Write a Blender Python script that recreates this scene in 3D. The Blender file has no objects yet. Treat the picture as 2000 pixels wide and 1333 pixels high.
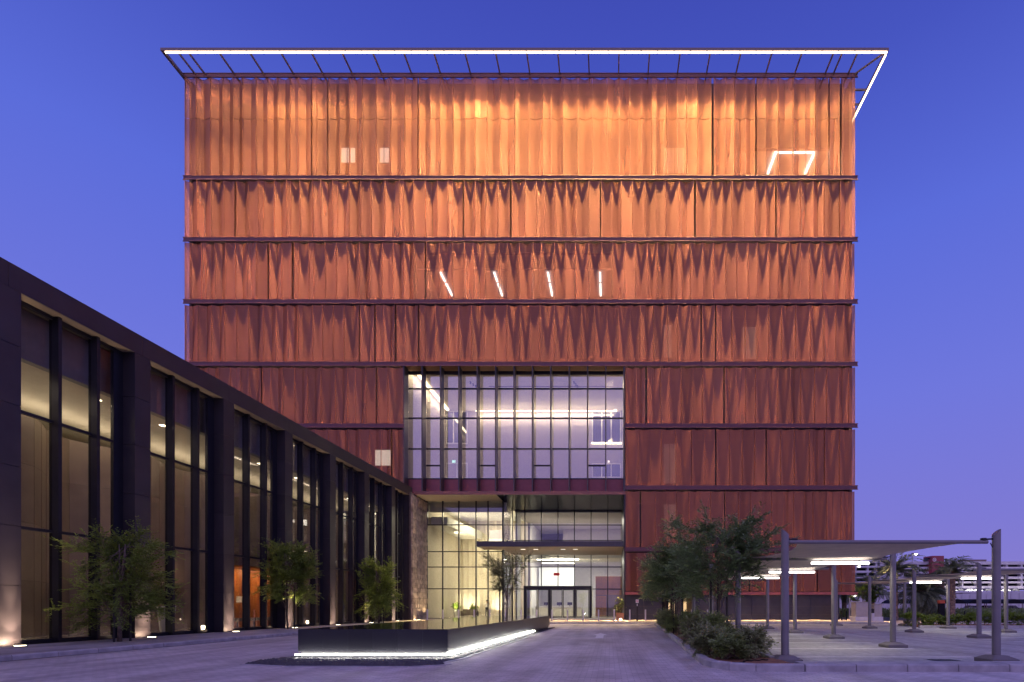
import bpy, math, random
from mathutils import Vector, Matrix
import numpy as np

R = random.Random(7)
scene = bpy.context.scene
col = scene.collection
rad = math.radians

# ---------------------------------------------------------------- camera
CAMZ, F, PX, PY = 1.3, 1000.0, 1190.0, 1184.0      # metres, photo pixels (2000 wide)
cam_d = bpy.data.cameras.new('camera')
cam = bpy.data.objects.new('camera', cam_d)
col.objects.link(cam)
cam.location = (0, 0, CAMZ)
cam.rotation_euler = (rad(90), 0, 0)
cam_d.sensor_width = 36
cam_d.lens = F * 36 / 2000
cam_d.shift_x = (1000 - PX) / 2000
cam_d.shift_y = (PY - 666.5) / 2000
cam_d.clip_end = 3000
scene.camera = cam

# ---------------------------------------------------------------- dusk sky (afterglow behind the camera)
world = bpy.data.worlds.new('World')
scene.world = world
world.use_nodes = True
wn, wl = world.node_tree.nodes, world.node_tree.links
wn.clear()
out = wn.new('ShaderNodeOutputWorld')
bg = wn.new('ShaderNodeBackground')
tc = wn.new('ShaderNodeTexCoord')
sep = wn.new('ShaderNodeSeparateXYZ')
wl.new(tc.outputs['Generated'], sep.inputs[0])

def ramp(nodes, stops, interp='EASE'):
    r = nodes.new('ShaderNodeValToRGB')
    r.color_ramp.interpolation = interp
    e = r.color_ramp.elements
    while len(e) < len(stops):
        e.new(0.5)
    for k, (p, c) in enumerate(stops):
        e[k].position = p
        e[k].color = (*c, 1)
    return r
front = ramp(wn, [(0.0, (.250, .205, .60)), (.14, (.208, .195, .66)), (.34, (.160, .186, .72)),
                  (.55, (.105, .152, .70)), (.70, (.062, .092, .53)), (.80, (.047, .066, .44)), (1.0, (.045, .058, .40))], 'LINEAR')
back = ramp(wn, [(0.0, (.46, .35, .82)), (.25, (.46, .36, .94)), (.6, (.58, .49, 1.10)), (1.0, (.56, .48, 1.02))], 'LINEAR')
wl.new(sep.outputs['Z'], front.inputs[0])
wl.new(sep.outputs['Z'], back.inputs[0])
mr = wn.new('ShaderNodeMapRange')
mr.interpolation_type = 'SMOOTHSTEP'
mr.inputs['From Min'].default_value = 0.48
mr.inputs['From Max'].default_value = -0.75
wl.new(sep.outputs['Y'], mr.inputs['Value'])
mx = wn.new('ShaderNodeMix')
mx.data_type = 'RGBA'
wl.new(mr.outputs[0], mx.inputs[0])
wl.new(front.outputs[0], mx.inputs[6])
wl.new(back.outputs[0], mx.inputs[7])
wl.new(mx.outputs[2], bg.inputs[0])
bg.inputs[1].default_value = 1.0
wl.new(bg.outputs[0], out.inputs[0])

vs = scene.view_settings
vs.view_transform = 'Standard'
vs.look = 'None'
vs.exposure = 0.0
vs.gamma = 1.0
vs.use_curve_mapping = False
cy = scene.cycles
cy.use_denoising = True
cy.max_bounces = 8
cy.diffuse_bounces = 3
cy.glossy_bounces = 4
cy.transparent_max_bounces = 28
cy.sample_clamp_indirect = 6
cy.caustics_reflective = False
cy.caustics_refractive = False

# ---------------------------------------------------------------- pixel maths
def PT(px, py, Y):
    return Vector(((px - PX) * Y / F, Y, CAMZ + (PY - py) * Y / F))
def XA(px, Y):
    return (px - PX) * Y / F
def ZA(py, Y):
    return CAMZ + (PY - py) * Y / F

# ---------------------------------------------------------------- materials
def new_mat(name):
    m = bpy.data.materials.new(name)
    m.use_nodes = True
    n = m.node_tree.nodes
    return m, n, m.node_tree.links, n['Principled BSDF'], n['Material Output']

def mat(name, c, rough=.5, metal=0.0, var=.15, scale=3.0, bump=0.0, bscale=None, spec=.5, objvar=0.0, rvar=0.08, detail=6, stretch=None):
    m, n, l, p, o = new_mat(name)
    geo = n.new('ShaderNodeNewGeometry')
    src = geo.outputs['Position']
    if stretch:
        mp = n.new('ShaderNodeVectorMath')
        mp.operation = 'MULTIPLY'
        mp.inputs[1].default_value = stretch
        l.new(src, mp.inputs[0])
        src = mp.outputs[0]
    nz = n.new('ShaderNodeTexNoise')
    nz.inputs['Scale'].default_value = scale
    nz.inputs['Detail'].default_value = detail
    l.new(src, nz.inputs['Vector'])
    lo = tuple(max(0, v * (1 - var * 2)) for v in c)
    hi = tuple(v * (1 + var * 2) for v in c)
    r = ramp(n, [(.25, lo), (.75, hi)], 'LINEAR')
    l.new(nz.outputs['Fac'], r.inputs[0])
    last = r.outputs[0]
    if objvar:
        oi = n.new('ShaderNodeObjectInfo')
        hs = n.new('ShaderNodeHueSaturation')
        m2 = n.new('ShaderNodeMapRange')
        m2.inputs['To Min'].default_value = 1 - objvar
        m2.inputs['To Max'].default_value = 1 + objvar
        l.new(oi.outputs['Random'], m2.inputs['Value'])
        l.new(m2.outputs[0], hs.inputs['Value'])
        l.new(last, hs.inputs['Color'])
        last = hs.outputs[0]
    l.new(last, p.inputs['Base Color'])
    p.inputs['Metallic'].default_value = metal
    p.inputs['Specular IOR Level'].default_value = spec
    if rvar:
        m3 = n.new('ShaderNodeMapRange')
        m3.inputs['To Min'].default_value = max(.02, rough - rvar)
        m3.inputs['To Max'].default_value = min(1, rough + rvar)
        l.new(nz.outputs['Fac'], m3.inputs['Value'])
        l.new(m3.outputs[0], p.inputs['Roughness'])
    else:
        p.inputs['Roughness'].default_value = rough
    if bump:
        nb = n.new('ShaderNodeTexNoise')
        nb.inputs['Scale'].default_value = bscale or scale * 8
        nb.inputs['Detail'].default_value = 5
        l.new(src, nb.inputs['Vector'])
        b = n.new('ShaderNodeBump')
        b.inputs['Strength'].default_value = bump
        b.inputs['Distance'].default_value = .02
        l.new(nb.outputs['Fac'], b.inputs['Height'])
        l.new(b.outputs[0], p.inputs['Normal'])
    return m

def emit(name, c, s):
    m, n, l, p, o = new_mat(name)
    p.inputs['Base Color'].default_value = (.8, .8, .8, 1)
    p.inputs['Emission Color'].default_value = (*c, 1)
    p.inputs['Emission Strength'].default_value = s
    return m

def glass(name, tint=(.86, .88, .88), base=.04, top=.9, rough=.0, ior=1.5):
    """coated pane: clear body and a mirror share that grows towards grazing angles"""
    m, n, l, p, o = new_mat(name)
    n.remove(p)
    t = n.new('ShaderNodeBsdfTransparent')
    t.inputs[0].default_value = (*tint, 1)
    g = n.new('ShaderNodeBsdfGlossy')
    g.inputs['Color'].default_value = (.95, .95, .97, 1)
    g.inputs['Roughness'].default_value = rough
    lw = n.new('ShaderNodeFresnel')
    lw.inputs[0].default_value = ior
    ad = n.new('ShaderNodeMath')
    ad.operation = 'ADD'
    ad.use_clamp = True
    ad.inputs[1].default_value = base
    l.new(lw.outputs[0], ad.inputs[0])
    mm = n.new('ShaderNodeMath')
    mm.operation = 'MINIMUM'
    mm.inputs[1].default_value = top
    l.new(ad.outputs[0], mm.inputs[0])
    s = n.new('ShaderNodeMixShader')
    l.new(mm.outputs[0], s.inputs[0])
    l.new(t.outputs[0], s.inputs[1])
    l.new(g.outputs[0], s.inputs[2])
    l.new(s.outputs[0], o.inputs[0])
    return m

def screen_mat(name, c, hole):
    """finely perforated painted metal: holes far below a pixel, so a share of light passes"""
    m = mat(name, c, rough=.36, metal=.50, var=.06, scale=.9, objvar=.16, rvar=.06, stretch=(1.4, 1.4, .12))
    n, l = m.node_tree.nodes, m.node_tree.links
    p, o = n['Principled BSDF'], n['Material Output']
    t = n.new('ShaderNodeBsdfTransparent')
    s = n.new('ShaderNodeMixShader')
    s.inputs[0].default_value = 1 - hole
    l.new(t.outputs[0], s.inputs[1])
    l.new(p.outputs[0], s.inputs[2])
    l.new(s.outputs[0], o.inputs[0])
    return m

def leaf_mat(name, c, var=.35):
    m = mat(name, c, rough=.55, var=var, scale=2.5, rvar=0)
    n, l = m.node_tree.nodes, m.node_tree.links
    p, o = n['Principled BSDF'], n['Material Output']
    t = n.new('ShaderNodeBsdfTranslucent')
    t.inputs[0].default_value = (c[0] * 1.5, c[1] * 1.5, c[2], 1)
    s = n.new('ShaderNodeMixShader')
    s.inputs[0].default_value = .3
    l.new(p.outputs[0], s.inputs[1])
    l.new(t.outputs[0], s.inputs[2])
    l.new(s.outputs[0], o.inputs[0])
    return m

def paver_mat(name, c, bw=.22, bh=.11, rot=0.0, contrast=.16):
    m, n, l, p, o = new_mat(name)
    geo = n.new('ShaderNodeNewGeometry')
    vr = n.new('ShaderNodeVectorRotate')
    vr.inputs['Angle'].default_value = rot
    l.new(geo.outputs['Position'], vr.inputs[0])
    br = n.new('ShaderNodeTexBrick')
    br.inputs['Scale'].default_value = 1.0
    br.inputs['Brick Width'].default_value = bw
    br.inputs['Row Height'].default_value = bh
    br.inputs['Mortar Size'].default_value = .007
    br.inputs['Mortar Smooth'].default_value = .3
    br.inputs['Bias'].default_value = 0
    br.inputs['Color1'].default_value = (*(v * (1 - contrast) for v in c), 1)
    br.inputs['Color2'].default_value = (*(v * (1 + contrast) for v in c), 1)
    br.inputs['Mortar'].default_value = (*(v * .6 for v in c), 1)
    l.new(vr.outputs[0], br.inputs['Vector'])
    nz = n.new('ShaderNodeTexNoise')
    nz.inputs['Scale'].default_value = .45
    nz.inputs['Detail'].default_value = 8
    nz.inputs['Roughness'].default_value = .65
    l.new(geo.outputs['Position'], nz.inputs['Vector'])
    rm = ramp(n, [(.3, (.70, .68, .66)), (.52, (1, 1, 1)), (.75, (1.18, 1.17, 1.15))], 'LINEAR')
    l.new(nz.outputs['Fac'], rm.inputs[0])
    # long tyre-worn streaks along the drive
    mp = n.new('ShaderNodeVectorMath')
    mp.operation = 'MULTIPLY'
    mp.inputs[1].default_value = (1.6, .12, 1)
    l.new(geo.outputs['Position'], mp.inputs[0])
    n2 = n.new('ShaderNodeTexNoise')
    n2.inputs['Scale'].default_value = 1.0
    n2.inputs['Detail'].default_value = 4
    l.new(mp.outputs[0], n2.inputs['Vector'])
    r2 = ramp(n, [(.34, (.72, .71, .70)), (.58, (1, 1, 1))], 'LINEAR')
    l.new(n2.outputs['Fac'], r2.inputs[0])
    a = n.new('ShaderNodeMix')
    a.data_type = 'RGBA'
    a.blend_type = 'MULTIPLY'
    a.inputs[0].default_value = 1
    l.new(br.outputs['Color'], a.inputs[6])
    l.new(rm.outputs[0], a.inputs[7])
    b = n.new('ShaderNodeMix')
    b.data_type = 'RGBA'
    b.blend_type = 'MULTIPLY'
    b.inputs[0].default_value = 1
    l.new(a.outputs[2], b.inputs[6])
    l.new(r2.outputs[0], b.inputs[7])
    l.new(b.outputs[2], p.inputs['Base Color'])
    p.inputs['Roughness'].default_value = .62
    bp = n.new('ShaderNodeBump')
    bp.inputs['Strength'].default_value = .5
    bp.inputs['Distance'].default_value = .01
    inv = n.new('ShaderNodeMath')
    inv.operation = 'SUBTRACT'
    inv.inputs[0].default_value = 1
    l.new(br.outputs['Fac'], inv.inputs[1])
    l.new(inv.outputs[0], bp.inputs['Height'])
    l.new(bp.outputs[0], p.inputs['Normal'])
    return m

def wood_mat(name, c):
    return mat(name, c, rough=.4, var=.14, scale=2.2, stretch=(6, 6, .35), objvar=.08)

M = {}
M['screen'] = screen_mat('perforated_copper', (.36, .125, .063), .41)
M['ledge'] = mat('ledge_metal', (.13, .055, .06), rough=.45, metal=.4, var=.05)
M['redmetal'] = mat('red_metal', (.26, .075, .075), rough=.4, metal=.3, var=.06)
M['core'] = mat('core_wall', (.10, .075, .07), rough=.8, var=.1)
M['coreglass'] = mat('core_glass', (.05, .05, .06), rough=.04, metal=0, spec=1.0, var=.02, rvar=0)
M['steel'] = mat('canopy_steel', (.22, .16, .14), rough=.5, metal=.3, var=.08)
M['darkmetal'] = mat('dark_metal', (.018, .018, .024), rough=.35, metal=.3, var=.08)
M['fin'] = mat('fin_metal', (.05, .046, .055), rough=.32, metal=.6, var=.06)
M['blackclad'] = mat('black_cladding', (.040, .034, .040), rough=.45, metal=.25, var=.10, scale=1.2, objvar=.12)
M['granite'] = mat('dark_granite', (.017, .017, .023), rough=.34, var=.35, scale=60, bump=.12, bscale=90, objvar=.14, spec=.35)
M['basewall'] = mat('dark_stone_base', (.026, .027, .040), rough=.32, var=.14, scale=3, objvar=.12)
M['navy'] = mat('navy_metal', (.030, .031, .050), rough=.38, metal=.2, var=.06)
M['stone'] = mat('rough_stone', (.30, .24, .185), rough=.85, var=.28, scale=3.2, bump=.9, bscale=9, objvar=.22)
M['cream'] = mat('cream_plaster', (.68, .62, .52), rough=.8, var=.03)
M['white'] = mat('white_plaster', (.74, .73, .70), rough=.7, var=.03)
M['lilac'] = mat('pale_wall', (.42, .38, .40), rough=.6, var=.04)
M['floor'] = mat('stone_floor', (.42, .38, .33), rough=.18, var=.08, scale=1.5)
M['brownwall'] = mat('leather_panel', (.30, .225, .17), rough=.38, metal=.15, var=.08, scale=1.1, objvar=.12)
M['wood'] = wood_mat('orange_wood', (.40, .125, .028))
M['podwood'] = wood_mat('pod_wood', (.25, .105, .018))
M['soffit'] = mat('beige_soffit', (.52, .44, .34), rough=.6, var=.05)
M['tansoffit'] = mat('tan_soffit', (.24, .20, .155), rough=.7, var=.05)
M['blackgloss'] = mat('black_gloss_soffit', (.010, .010, .014), rough=.16, var=.05, rvar=.02, spec=.02)
M['copperlit'] = mat('copper_soffit', (.38, .15, .06), rough=.4, metal=.3, var=.05)
M['glass_low'] = glass('hall_glass', (.86, .85, .83), .0, .45, ior=1.25)
M['glass_box'] = glass('box_glass', (.80, .80, .80), .19, .65)
M['glass_entry'] = glass('entry_glass', (.88, .90, .86), .045, .6)
M['led_warm'] = emit('led_warm', (1, .80, .58), 6)
M['led_pool'] = emit('led_pool', (1, .97, .84), 62)
M['led_cool'] = emit('led_cool', (1, .95, .90), 6)
M['cove'] = emit('cove_light', (1, .82, .50), 9)
M['lit_window'] = emit('lit_window', (1, .86, .70), 2.4)
M['lit_line'] = emit('lit_line', (1, .92, .80), 16)
M['down'] = emit('downlight', (1, .85, .62), 12)
M['dim_down'] = emit('canopy_downlight', (1, .88, .70), 2.2)
M['uplens'] = emit('uplight_lens', (1, .82, .55), 14)
M['feature'] = emit('feature_wall', (.80, .90, 1.0), .36)
M['paver'] = paver_mat('paver_blocks', (.60, .55, .53), contrast=.13)
M['paver2'] = paver_mat('paver_parking', (.40, .385, .37), rot=rad(90))
M['pavement'] = paver_mat('pavement_slabs', (.44, .41, .40), .6, .3, contrast=.06)
M['forecourt'] = paver_mat('forecourt_slabs', (.44, .37, .31), .6, .3, contrast=.06)
M['kerb'] = mat('kerb_concrete', (.38, .36, .36), rough=.8, var=.14, scale=4, bump=.3, objvar=.08)
M['ground'] = mat('far_ground', (.30, .26, .21), rough=.9, var=.12, scale=.3)
M['asphalt'] = mat('asphalt', (.09, .088, .09), rough=.85, var=.12, scale=2)
M['grass'] = mat('grass_ground', (.06, .10, .025), rough=.9, var=.3, scale=3)
M['soil'] = mat('red_soil', (.25, .115, .06), rough=.95, var=.2, scale=5, bump=.8, bscale=30)
M['gravel'] = mat('dark_gravel', (.045, .043, .052), rough=.6, var=.3, scale=12)
M['paint'] = mat('road_paint', (.78, .76, .74), rough=.6, var=.08, scale=6)
M['water'] = mat('pool_water', (.012, .013, .016), rough=.05, var=.02, rvar=.015, bump=.06, bscale=5, spec=.9)
M['post'] = mat('grey_post_paint', (.20, .185, .185), rough=.45, metal=.15, var=.05)
M['block'] = mat('post_block', (.17, .155, .15), rough=.8, var=.10)
M['fabric'] = mat('shade_fabric', (.62, .53, .44), rough=.9, var=.06, scale=3)
M['bollard'] = mat('steel_bollard', (.62, .60, .62), rough=.35, metal=.4, var=.05)
M['blackpaint'] = mat('black_paint', (.012, .012, .016), rough=.8, var=.05, spec=.15)
M['orange'] = mat('orange_cap', (.55, .10, .03), rough=.5, var=.05)
M['cabinet'] = mat('cabinet_paint', (.42, .38, .34), rough=.5, var=.06)
M['plinth'] = mat('white_plinth', (.66, .64, .62), rough=.7, var=.06)
M['bark'] = mat('bark', (.15, .11, .08), rough=.9, var=.3, scale=9, bump=.8, bscale=30)
M['stake'] = mat('dark_stake', (.02, .018, .016), rough=.8, var=.1)
M['leaf_a'] = leaf_mat('leaf_olive', (.20, .27, .055))
M['leaf_b'] = leaf_mat('leaf_dark', (.165, .235, .10))
M['leaf_c'] = leaf_mat('leaf_shrub', (.22, .275, .10))
M['leaf_e'] = leaf_mat('leaf_grey_green', (.27, .30, .15))
M['leaf_d'] = leaf_mat('leaf_bright', (.17, .25, .035))
M['leaf_dry'] = leaf_mat('leaf_pool', (.13, .13, .06))
M['frond'] = leaf_mat('palm_frond', (.16, .19, .12))
M['palmtrunk'] = mat('palm_trunk', (.26, .18, .12), rough=.95, var=.3, scale=6, bump=1, bscale=14)
M['concrete'] = mat('white_concrete', (.62, .59, .60), rough=.8, var=.06, scale=.6)
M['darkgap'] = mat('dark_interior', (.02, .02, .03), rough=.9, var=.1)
M['towerred'] = mat('tower_red', (.32, .06, .07), rough=.6, var=.05)
M['signwhite'] = mat('sign_white', (.80, .79, .78), rough=.5, var=.02)
M['signred'] = mat('sign_red', (.55, .02, .02), rough=.5, var=.02)
M['sofa'] = mat('sofa_grey', (.16, .13, .11), rough=.9, var=.1)
M['pot'] = mat('white_pot', (.74, .72, .68), rough=.35, var=.03)
M['terracotta'] = mat('terracotta_box', (.38, .17, .09), rough=.7, var=.1)
M['skin'] = mat('skin', (.42, .26, .18), rough=.6, var=.04)
M['shirt'] = mat('shirt', (.72, .70, .66), rough=.8, var=.04)
M['trousers'] = mat('trousers', (.03, .03, .04), rough=.8, var=.05)
M['hair'] = mat('hair', (.015, .012, .01), rough=.6, var=.1)
M['redseat'] = mat('red_seat', (.42, .10, .08), rough=.7, var=.06)
M['desk'] = mat('desk_front', (.62, .60, .56), rough=.4, var=.04)
M['cardark'] = mat('car_dark', (.04, .04, .05), rough=.25, var=.05)
M['carlight'] = mat('car_light', (.6, .6, .6), rough=.25, var=.05)

# ---------------------------------------------------------------- mesh building
def wloc(o):
    v = Vector((0, 0, 0))
    while o is not None:
        v += o.location
        o = o.parent
    return v

class MB:
    def __init__(s):
        s.v, s.f, s.mi, s.cur = [], [], [], 0
    def quad(s, a, b, c, d):
        n = len(s.v)
        s.v += [tuple(a), tuple(b), tuple(c), tuple(d)]
        s.f.append((n, n + 1, n + 2, n + 3)); s.mi.append(s.cur)
        return s
    def face(s, pts):
        n = len(s.v)
        s.v += [tuple(p) for p in pts]
        s.f.append(tuple(range(n, n + len(pts)))); s.mi.append(s.cur)
        return s
    def box(s, x0, x1, y0, y1, z0, z1):
        n = len(s.v)
        s.v += [(x, y, z) for z in (z0, z1) for x, y in ((x0, y0), (x1, y0), (x1, y1), (x0, y1))]
        for f in ((3, 2, 1, 0), (4, 5, 6, 7), (0, 1, 5, 4), (1, 2, 6, 5), (2, 3, 7, 6), (3, 0, 4, 7)):
            s.f.append(tuple(n + i for i in f)); s.mi.append(s.cur)
        return s
    def prism(s, pts, z0, z1):
        """closed outline (x, y), counter-clockwise, extruded in z"""
        n, k = len(s.v), len(pts)
        s.v += [(p[0], p[1], z0) for p in pts] + [(p[0], p[1], z1) for p in pts]
        s.f.append(tuple(n + i for i in reversed(range(k)))); s.mi.append(s.cur)
        s.f.append(tuple(n + k + i for i in range(k))); s.mi.append(s.cur)
        for i in range(k):
            j = (i + 1) % k
            s.f.append((n + i, n + j, n + k + j, n + k + i)); s.mi.append(s.cur)
        return s
    def prism_y(s, pts, y0, y1):
        """outline (x, z) extruded in y"""
        n, k = len(s.v), len(pts)
        s.v += [(p[0], y0, p[1]) for p in pts] + [(p[0], y1, p[1]) for p in pts]
        s.f.append(tuple(n + i for i in range(k))); s.mi.append(s.cur)
        s.f.append(tuple(n + k + i for i in reversed(range(k)))); s.mi.append(s.cur)
        for i in range(k):
            j = (i + 1) % k
            s.f.append((n + j, n + i, n + k + i, n + k + j)); s.mi.append(s.cur)
        return s
    def tube(s, pts, rs, n=8, caps=True):
        pts = [Vector(p) for p in pts]
        if not isinstance(rs, (list, tuple)):
            rs = [rs] * len(pts)
        b0 = len(s.v)
        prev = None
        for i, p in enumerate(pts):
            d = (pts[min(i + 1, len(pts) - 1)] - pts[max(i - 1, 0)]).normalized()
            if prev is None:
                u = d.orthogonal().normalized()
            else:
                u = (prev - d * prev.dot(d)).normalized()
            prev = u
            w = d.cross(u)
            for k in range(n):
                a = 2 * math.pi * k / n
                s.v.append(tuple(p + (u * math.cos(a) + w * math.sin(a)) * rs[i]))
        for i in range(len(pts) - 1):
            for k in range(n):
                a, b = b0 + i * n + k, b0 + i * n + (k + 1) % n
                s.f.append((a, b, b + n, a + n)); s.mi.append(s.cur)
        if caps:
            s.f.append(tuple(b0 + k for k in reversed(range(n)))); s.mi.append(s.cur)
            e = b0 + (len(pts) - 1) * n
            s.f.append(tuple(e + k for k in range(n))); s.mi.append(s.cur)
        return s
    def lathe(s, prof, c, n=16):
        """(r, z) profile about a vertical axis at c"""
        b0 = len(s.v)
        for r, z in prof:
            for k in range(n):
                a = 2 * math.pi * k / n
                s.v.append((c[0] + r * math.cos(a), c[1] + r * math.sin(a), c[2] + z))
        for i in range(len(prof) - 1):
            for k in range(n):
                a, b = b0 + i * n + k, b0 + i * n + (k + 1) % n
                s.f.append((a, b, b + n, a + n)); s.mi.append(s.cur)
        s.f.append(tuple(b0 + k for k in reversed(range(n)))); s.mi.append(s.cur)
        e = b0 + (len(prof) - 1) * n
        s.f.append(tuple(e + k for k in range(n))); s.mi.append(s.cur)
        return s
    def build(s, name, m, parent=None, smooth=False, bevel=0.0, at=None):
        me = bpy.data.meshes.new(name)
        off = wloc(parent) if parent is not None else Vector((0, 0, 0))
        if at is not None:
            off = Vector(at)
        vv = [(v[0] - off[0], v[1] - off[1], v[2] - off[2]) for v in s.v]
        me.from_pydata(vv, [], s.f)
        ms = m if isinstance(m, (list, tuple)) else [m]
        for x in ms:
            me.materials.append(x)
        if any(s.mi):
            me.polygons.foreach_set('material_index', s.mi)
        if smooth:
            me.polygons.foreach_set('use_smooth', [True] * len(me.polygons))
        me.update()
        o = bpy.data.objects.new(name, me)
        col.objects.link(o)
        if at is not None:
            o.location = Vector(at) - (wloc(parent) if parent is not None else Vector((0, 0, 0)))
        o.parent = parent
        if bevel:
            b = o.modifiers.new('bevel', 'BEVEL')
            b.width = bevel
            b.segments = 2
            b.limit_method = 'ANGLE'
        return o

def box(name, m, parent, x0, x1, y0, y1, z0, z1, bevel=0.0):
    return MB().box(x0, x1, y0, y1, z0, z1).build(name, m, parent, bevel=bevel)

def tag(o, label=None, cat=None, group=None, kind=None):
    if label: o['label'] = label
    if cat: o['category'] = cat
    if group: o['group'] = group
    if kind: o['kind'] = kind
    return o

def thing(name, loc, label, cat, group=None):
    o = bpy.data.objects.new(name, None)
    o.empty_display_size = .3
    o.location = loc
    col.objects.link(o)
    return tag(o, label, cat, group)

def copy_tree(o, parent=None):
    c = o.copy()
    col.objects.link(c)
    c.parent = parent
    for ch in list(o.children):
        copy_tree(ch, c)
    return c

def area(name, parent, loc, size, power, c, direction=(0, 0, -1), spread=180):
    d = bpy.data.lights.new(name, 'AREA')
    d.shape = 'RECTANGLE'
    d.size, d.size_y = size
    d.energy = power
    d.color = c
    d.spread = rad(spread)
    o = bpy.data.objects.new(name, d)
    col.objects.link(o)
    o.parent = parent
    o.location = Vector(loc) - (wloc(parent) if parent is not None else Vector((0, 0, 0)))
    dv = Vector(direction).normalized()
    z = -dv
    x = Vector((1, 0, 0)) if abs(z.x) < .9 else Vector((0, 1, 0))
    y = z.cross(x).normalized()
    x = y.cross(z).normalized()
    o.rotation_euler = Matrix((x, y, z)).transposed().to_euler()
    return o

def spot(name, parent, loc, power, c, direction, angle=60, blend=.6, radius=.04):
    d = bpy.data.lights.new(name, 'SPOT')
    d.energy = power
    d.color = c
    d.spot_size = rad(angle)
    d.spot_blend = blend
    d.shadow_soft_size = radius
    o = bpy.data.objects.new(name, d)
    col.objects.link(o)
    o.parent = parent
    o.location = Vector(loc) - (wloc(parent) if parent is not None else Vector((0, 0, 0)))
    o.rotation_euler = Vector(direction).to_track_quat('-Z', 'Y').to_euler()
    return o

def struct(o):
    o['kind'] = 'structure'
    return o

def sheet(name, m, x0, x1, y0, y1, z):
    return struct(MB().quad((x0, y0, z), (x1, y0, z), (x1, y1, z), (x0, y1, z)).build(name, m))

# ================================================================ GROUND
D = 43.3                      # facade plane
DX = .0269                    # the dark hall and the pool run a degree and a half off square
KDIR = Vector((DX, 1, 0)).normalized()

sheet('ground', M['ground'], -900, 900, -300, 1500, -.03)
struct(MB().face([(-14.6, -12, 0), (30, -12, 0), (30, 10.0, 0), (30, 40, 0), (-13.5, 40, 0)]).build('driveway', M['paver']))

def hall_x(Y):                # front plane of the dark hall
    return -17.834 + DX * Y
def kerb_x(Y):
    return -14.55 + DX * Y

# left pavement with its kerb stones
pav = struct(MB().prism([(hall_x(-10) - .3, -10), (kerb_x(-10) - .15, -10), (kerb_x(37.4) - .15, 37.4), (hall_x(37.4) - .3, 37.4)], -.02, .125).build('pavement', M['pavement']))
def kerb_run(parent, a, b, w, z, step=1.0, gap=.008, m=None, rise=.0):
    a, b = Vector((*a, 0)), Vector((*b, 0))
    L = (b - a).length
    n = max(1, round(L / step))
    d = (b - a) / n
    u = d.normalized()
    nrm = Vector((-u.y, u.x, 0))          # to the left of travel
    for i in range(n):
        p = a + d * i + u * gap
        q = a + d * (i + 1) - u * gap
        zz = z + R.uniform(-.003, .003)
        s = MB()
        c = .025
        prof = [(0, 0), (w, 0), (w, zz), (c, zz), (0, zz - c)]
        P0 = [p + nrm * t + Vector((0, 0, h - .0)) for t, h in prof]
        P1 = [q + nrm * t + Vector((0, 0, h - .0)) for t, h in prof]
        s.face(P0); s.face(list(reversed(P1)))
        for k in range(5):
            j = (k + 1) % 5
            s.quad(P0[j], P0[k], P1[k], P1[j])
        s.build('kerb_stone', m or M['kerb'], parent)
left_kerb = struct(MB().box(kerb_x(-10) - .14, kerb_x(-10) - .02, -10, -9.9, -.02, .1).build('kerb', M['kerb']))
kerb_run(left_kerb, (kerb_x(-9.9), -9.9), (kerb_x(37.3), 37.3), .15, .13)

# entrance forecourt, one low step above the drive
fc = struct(MB().prism([(hall_x(37.5) - .3, 37.45), (20.5, 37.45), (20.5, 74), (hall_x(37.5) - 4, 74)], -.02, .12).build('forecourt', M['forecourt']))
fk = struct(MB().box(20.3, 20.45, 37.3, 37.4, -.02, .1).build('kerb', M['kerb']))
kerb_run(fk, (kerb_x(37.3), 37.3), (20.3, 37.3), .145, .12, 1.2)
struct(box('entrance_step', M['soffit'], None, -16.3, 1.2, 43.6, 74, .1201, .16))

# far ground to the right: road, grass, pale kerb
sheet('road', M['asphalt'], 24, 400, 46, 56, -.012)
sheet('parking_lot', M['paver2'], 4.05, 24.5, 10.8, 37.3, .004)
sheet('lawn', M['grass'], 24, 400, 58, 100, -.010)

# painted marks
def mark(name, pts, z=.009):
    return struct(MB().face([(x, y, z) for x, y in pts]).build(name, M['paint']))
ya, yb, yc = 20.6, 22.7, 24.4
xa = XA(1172, 22.5)
mark('arrow_marking', [(xa - .16, ya), (xa + .16, ya), (xa + .16, yb), (xa + .36, yb), (xa, yc), (xa - .36, yb), (xa - .16, yb)], .006)
for k, y in enumerate((12.9, 15.4, 17.9, 20.4, 23.0, 25.6, 28.2)):
    mark('parking_line', [(4.5, y), (9.2, y), (9.2, y + .15), (4.5, y + .15)])
    mark('parking_line', [(14.6, y + 3), (19.2, y + 3), (19.2, y + 3.15), (14.6, y + 3.15)])

# ================================================================ OFFICE BUILDING
def zf(y): return ZA(y, D)
def xf(px): return XA(px, D)
XL, XR = xf(361), xf(1670)
bld = thing('office_building', (-7.6, D, 0), 'tall square office block wrapped in folded copper red perforated metal screens', 'building')

ROWS = [(151.5, 229.8), (231, 343.5), (353, 463.5), (474, 585.5), (596, 706.5), (718, 827.5), (839, 948.5), (960, 1068.5), (1080, 1156)]
BEAMS = [147, 347.3, 467.5, 589, 711, 831.5, 952.5, 1073]

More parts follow.
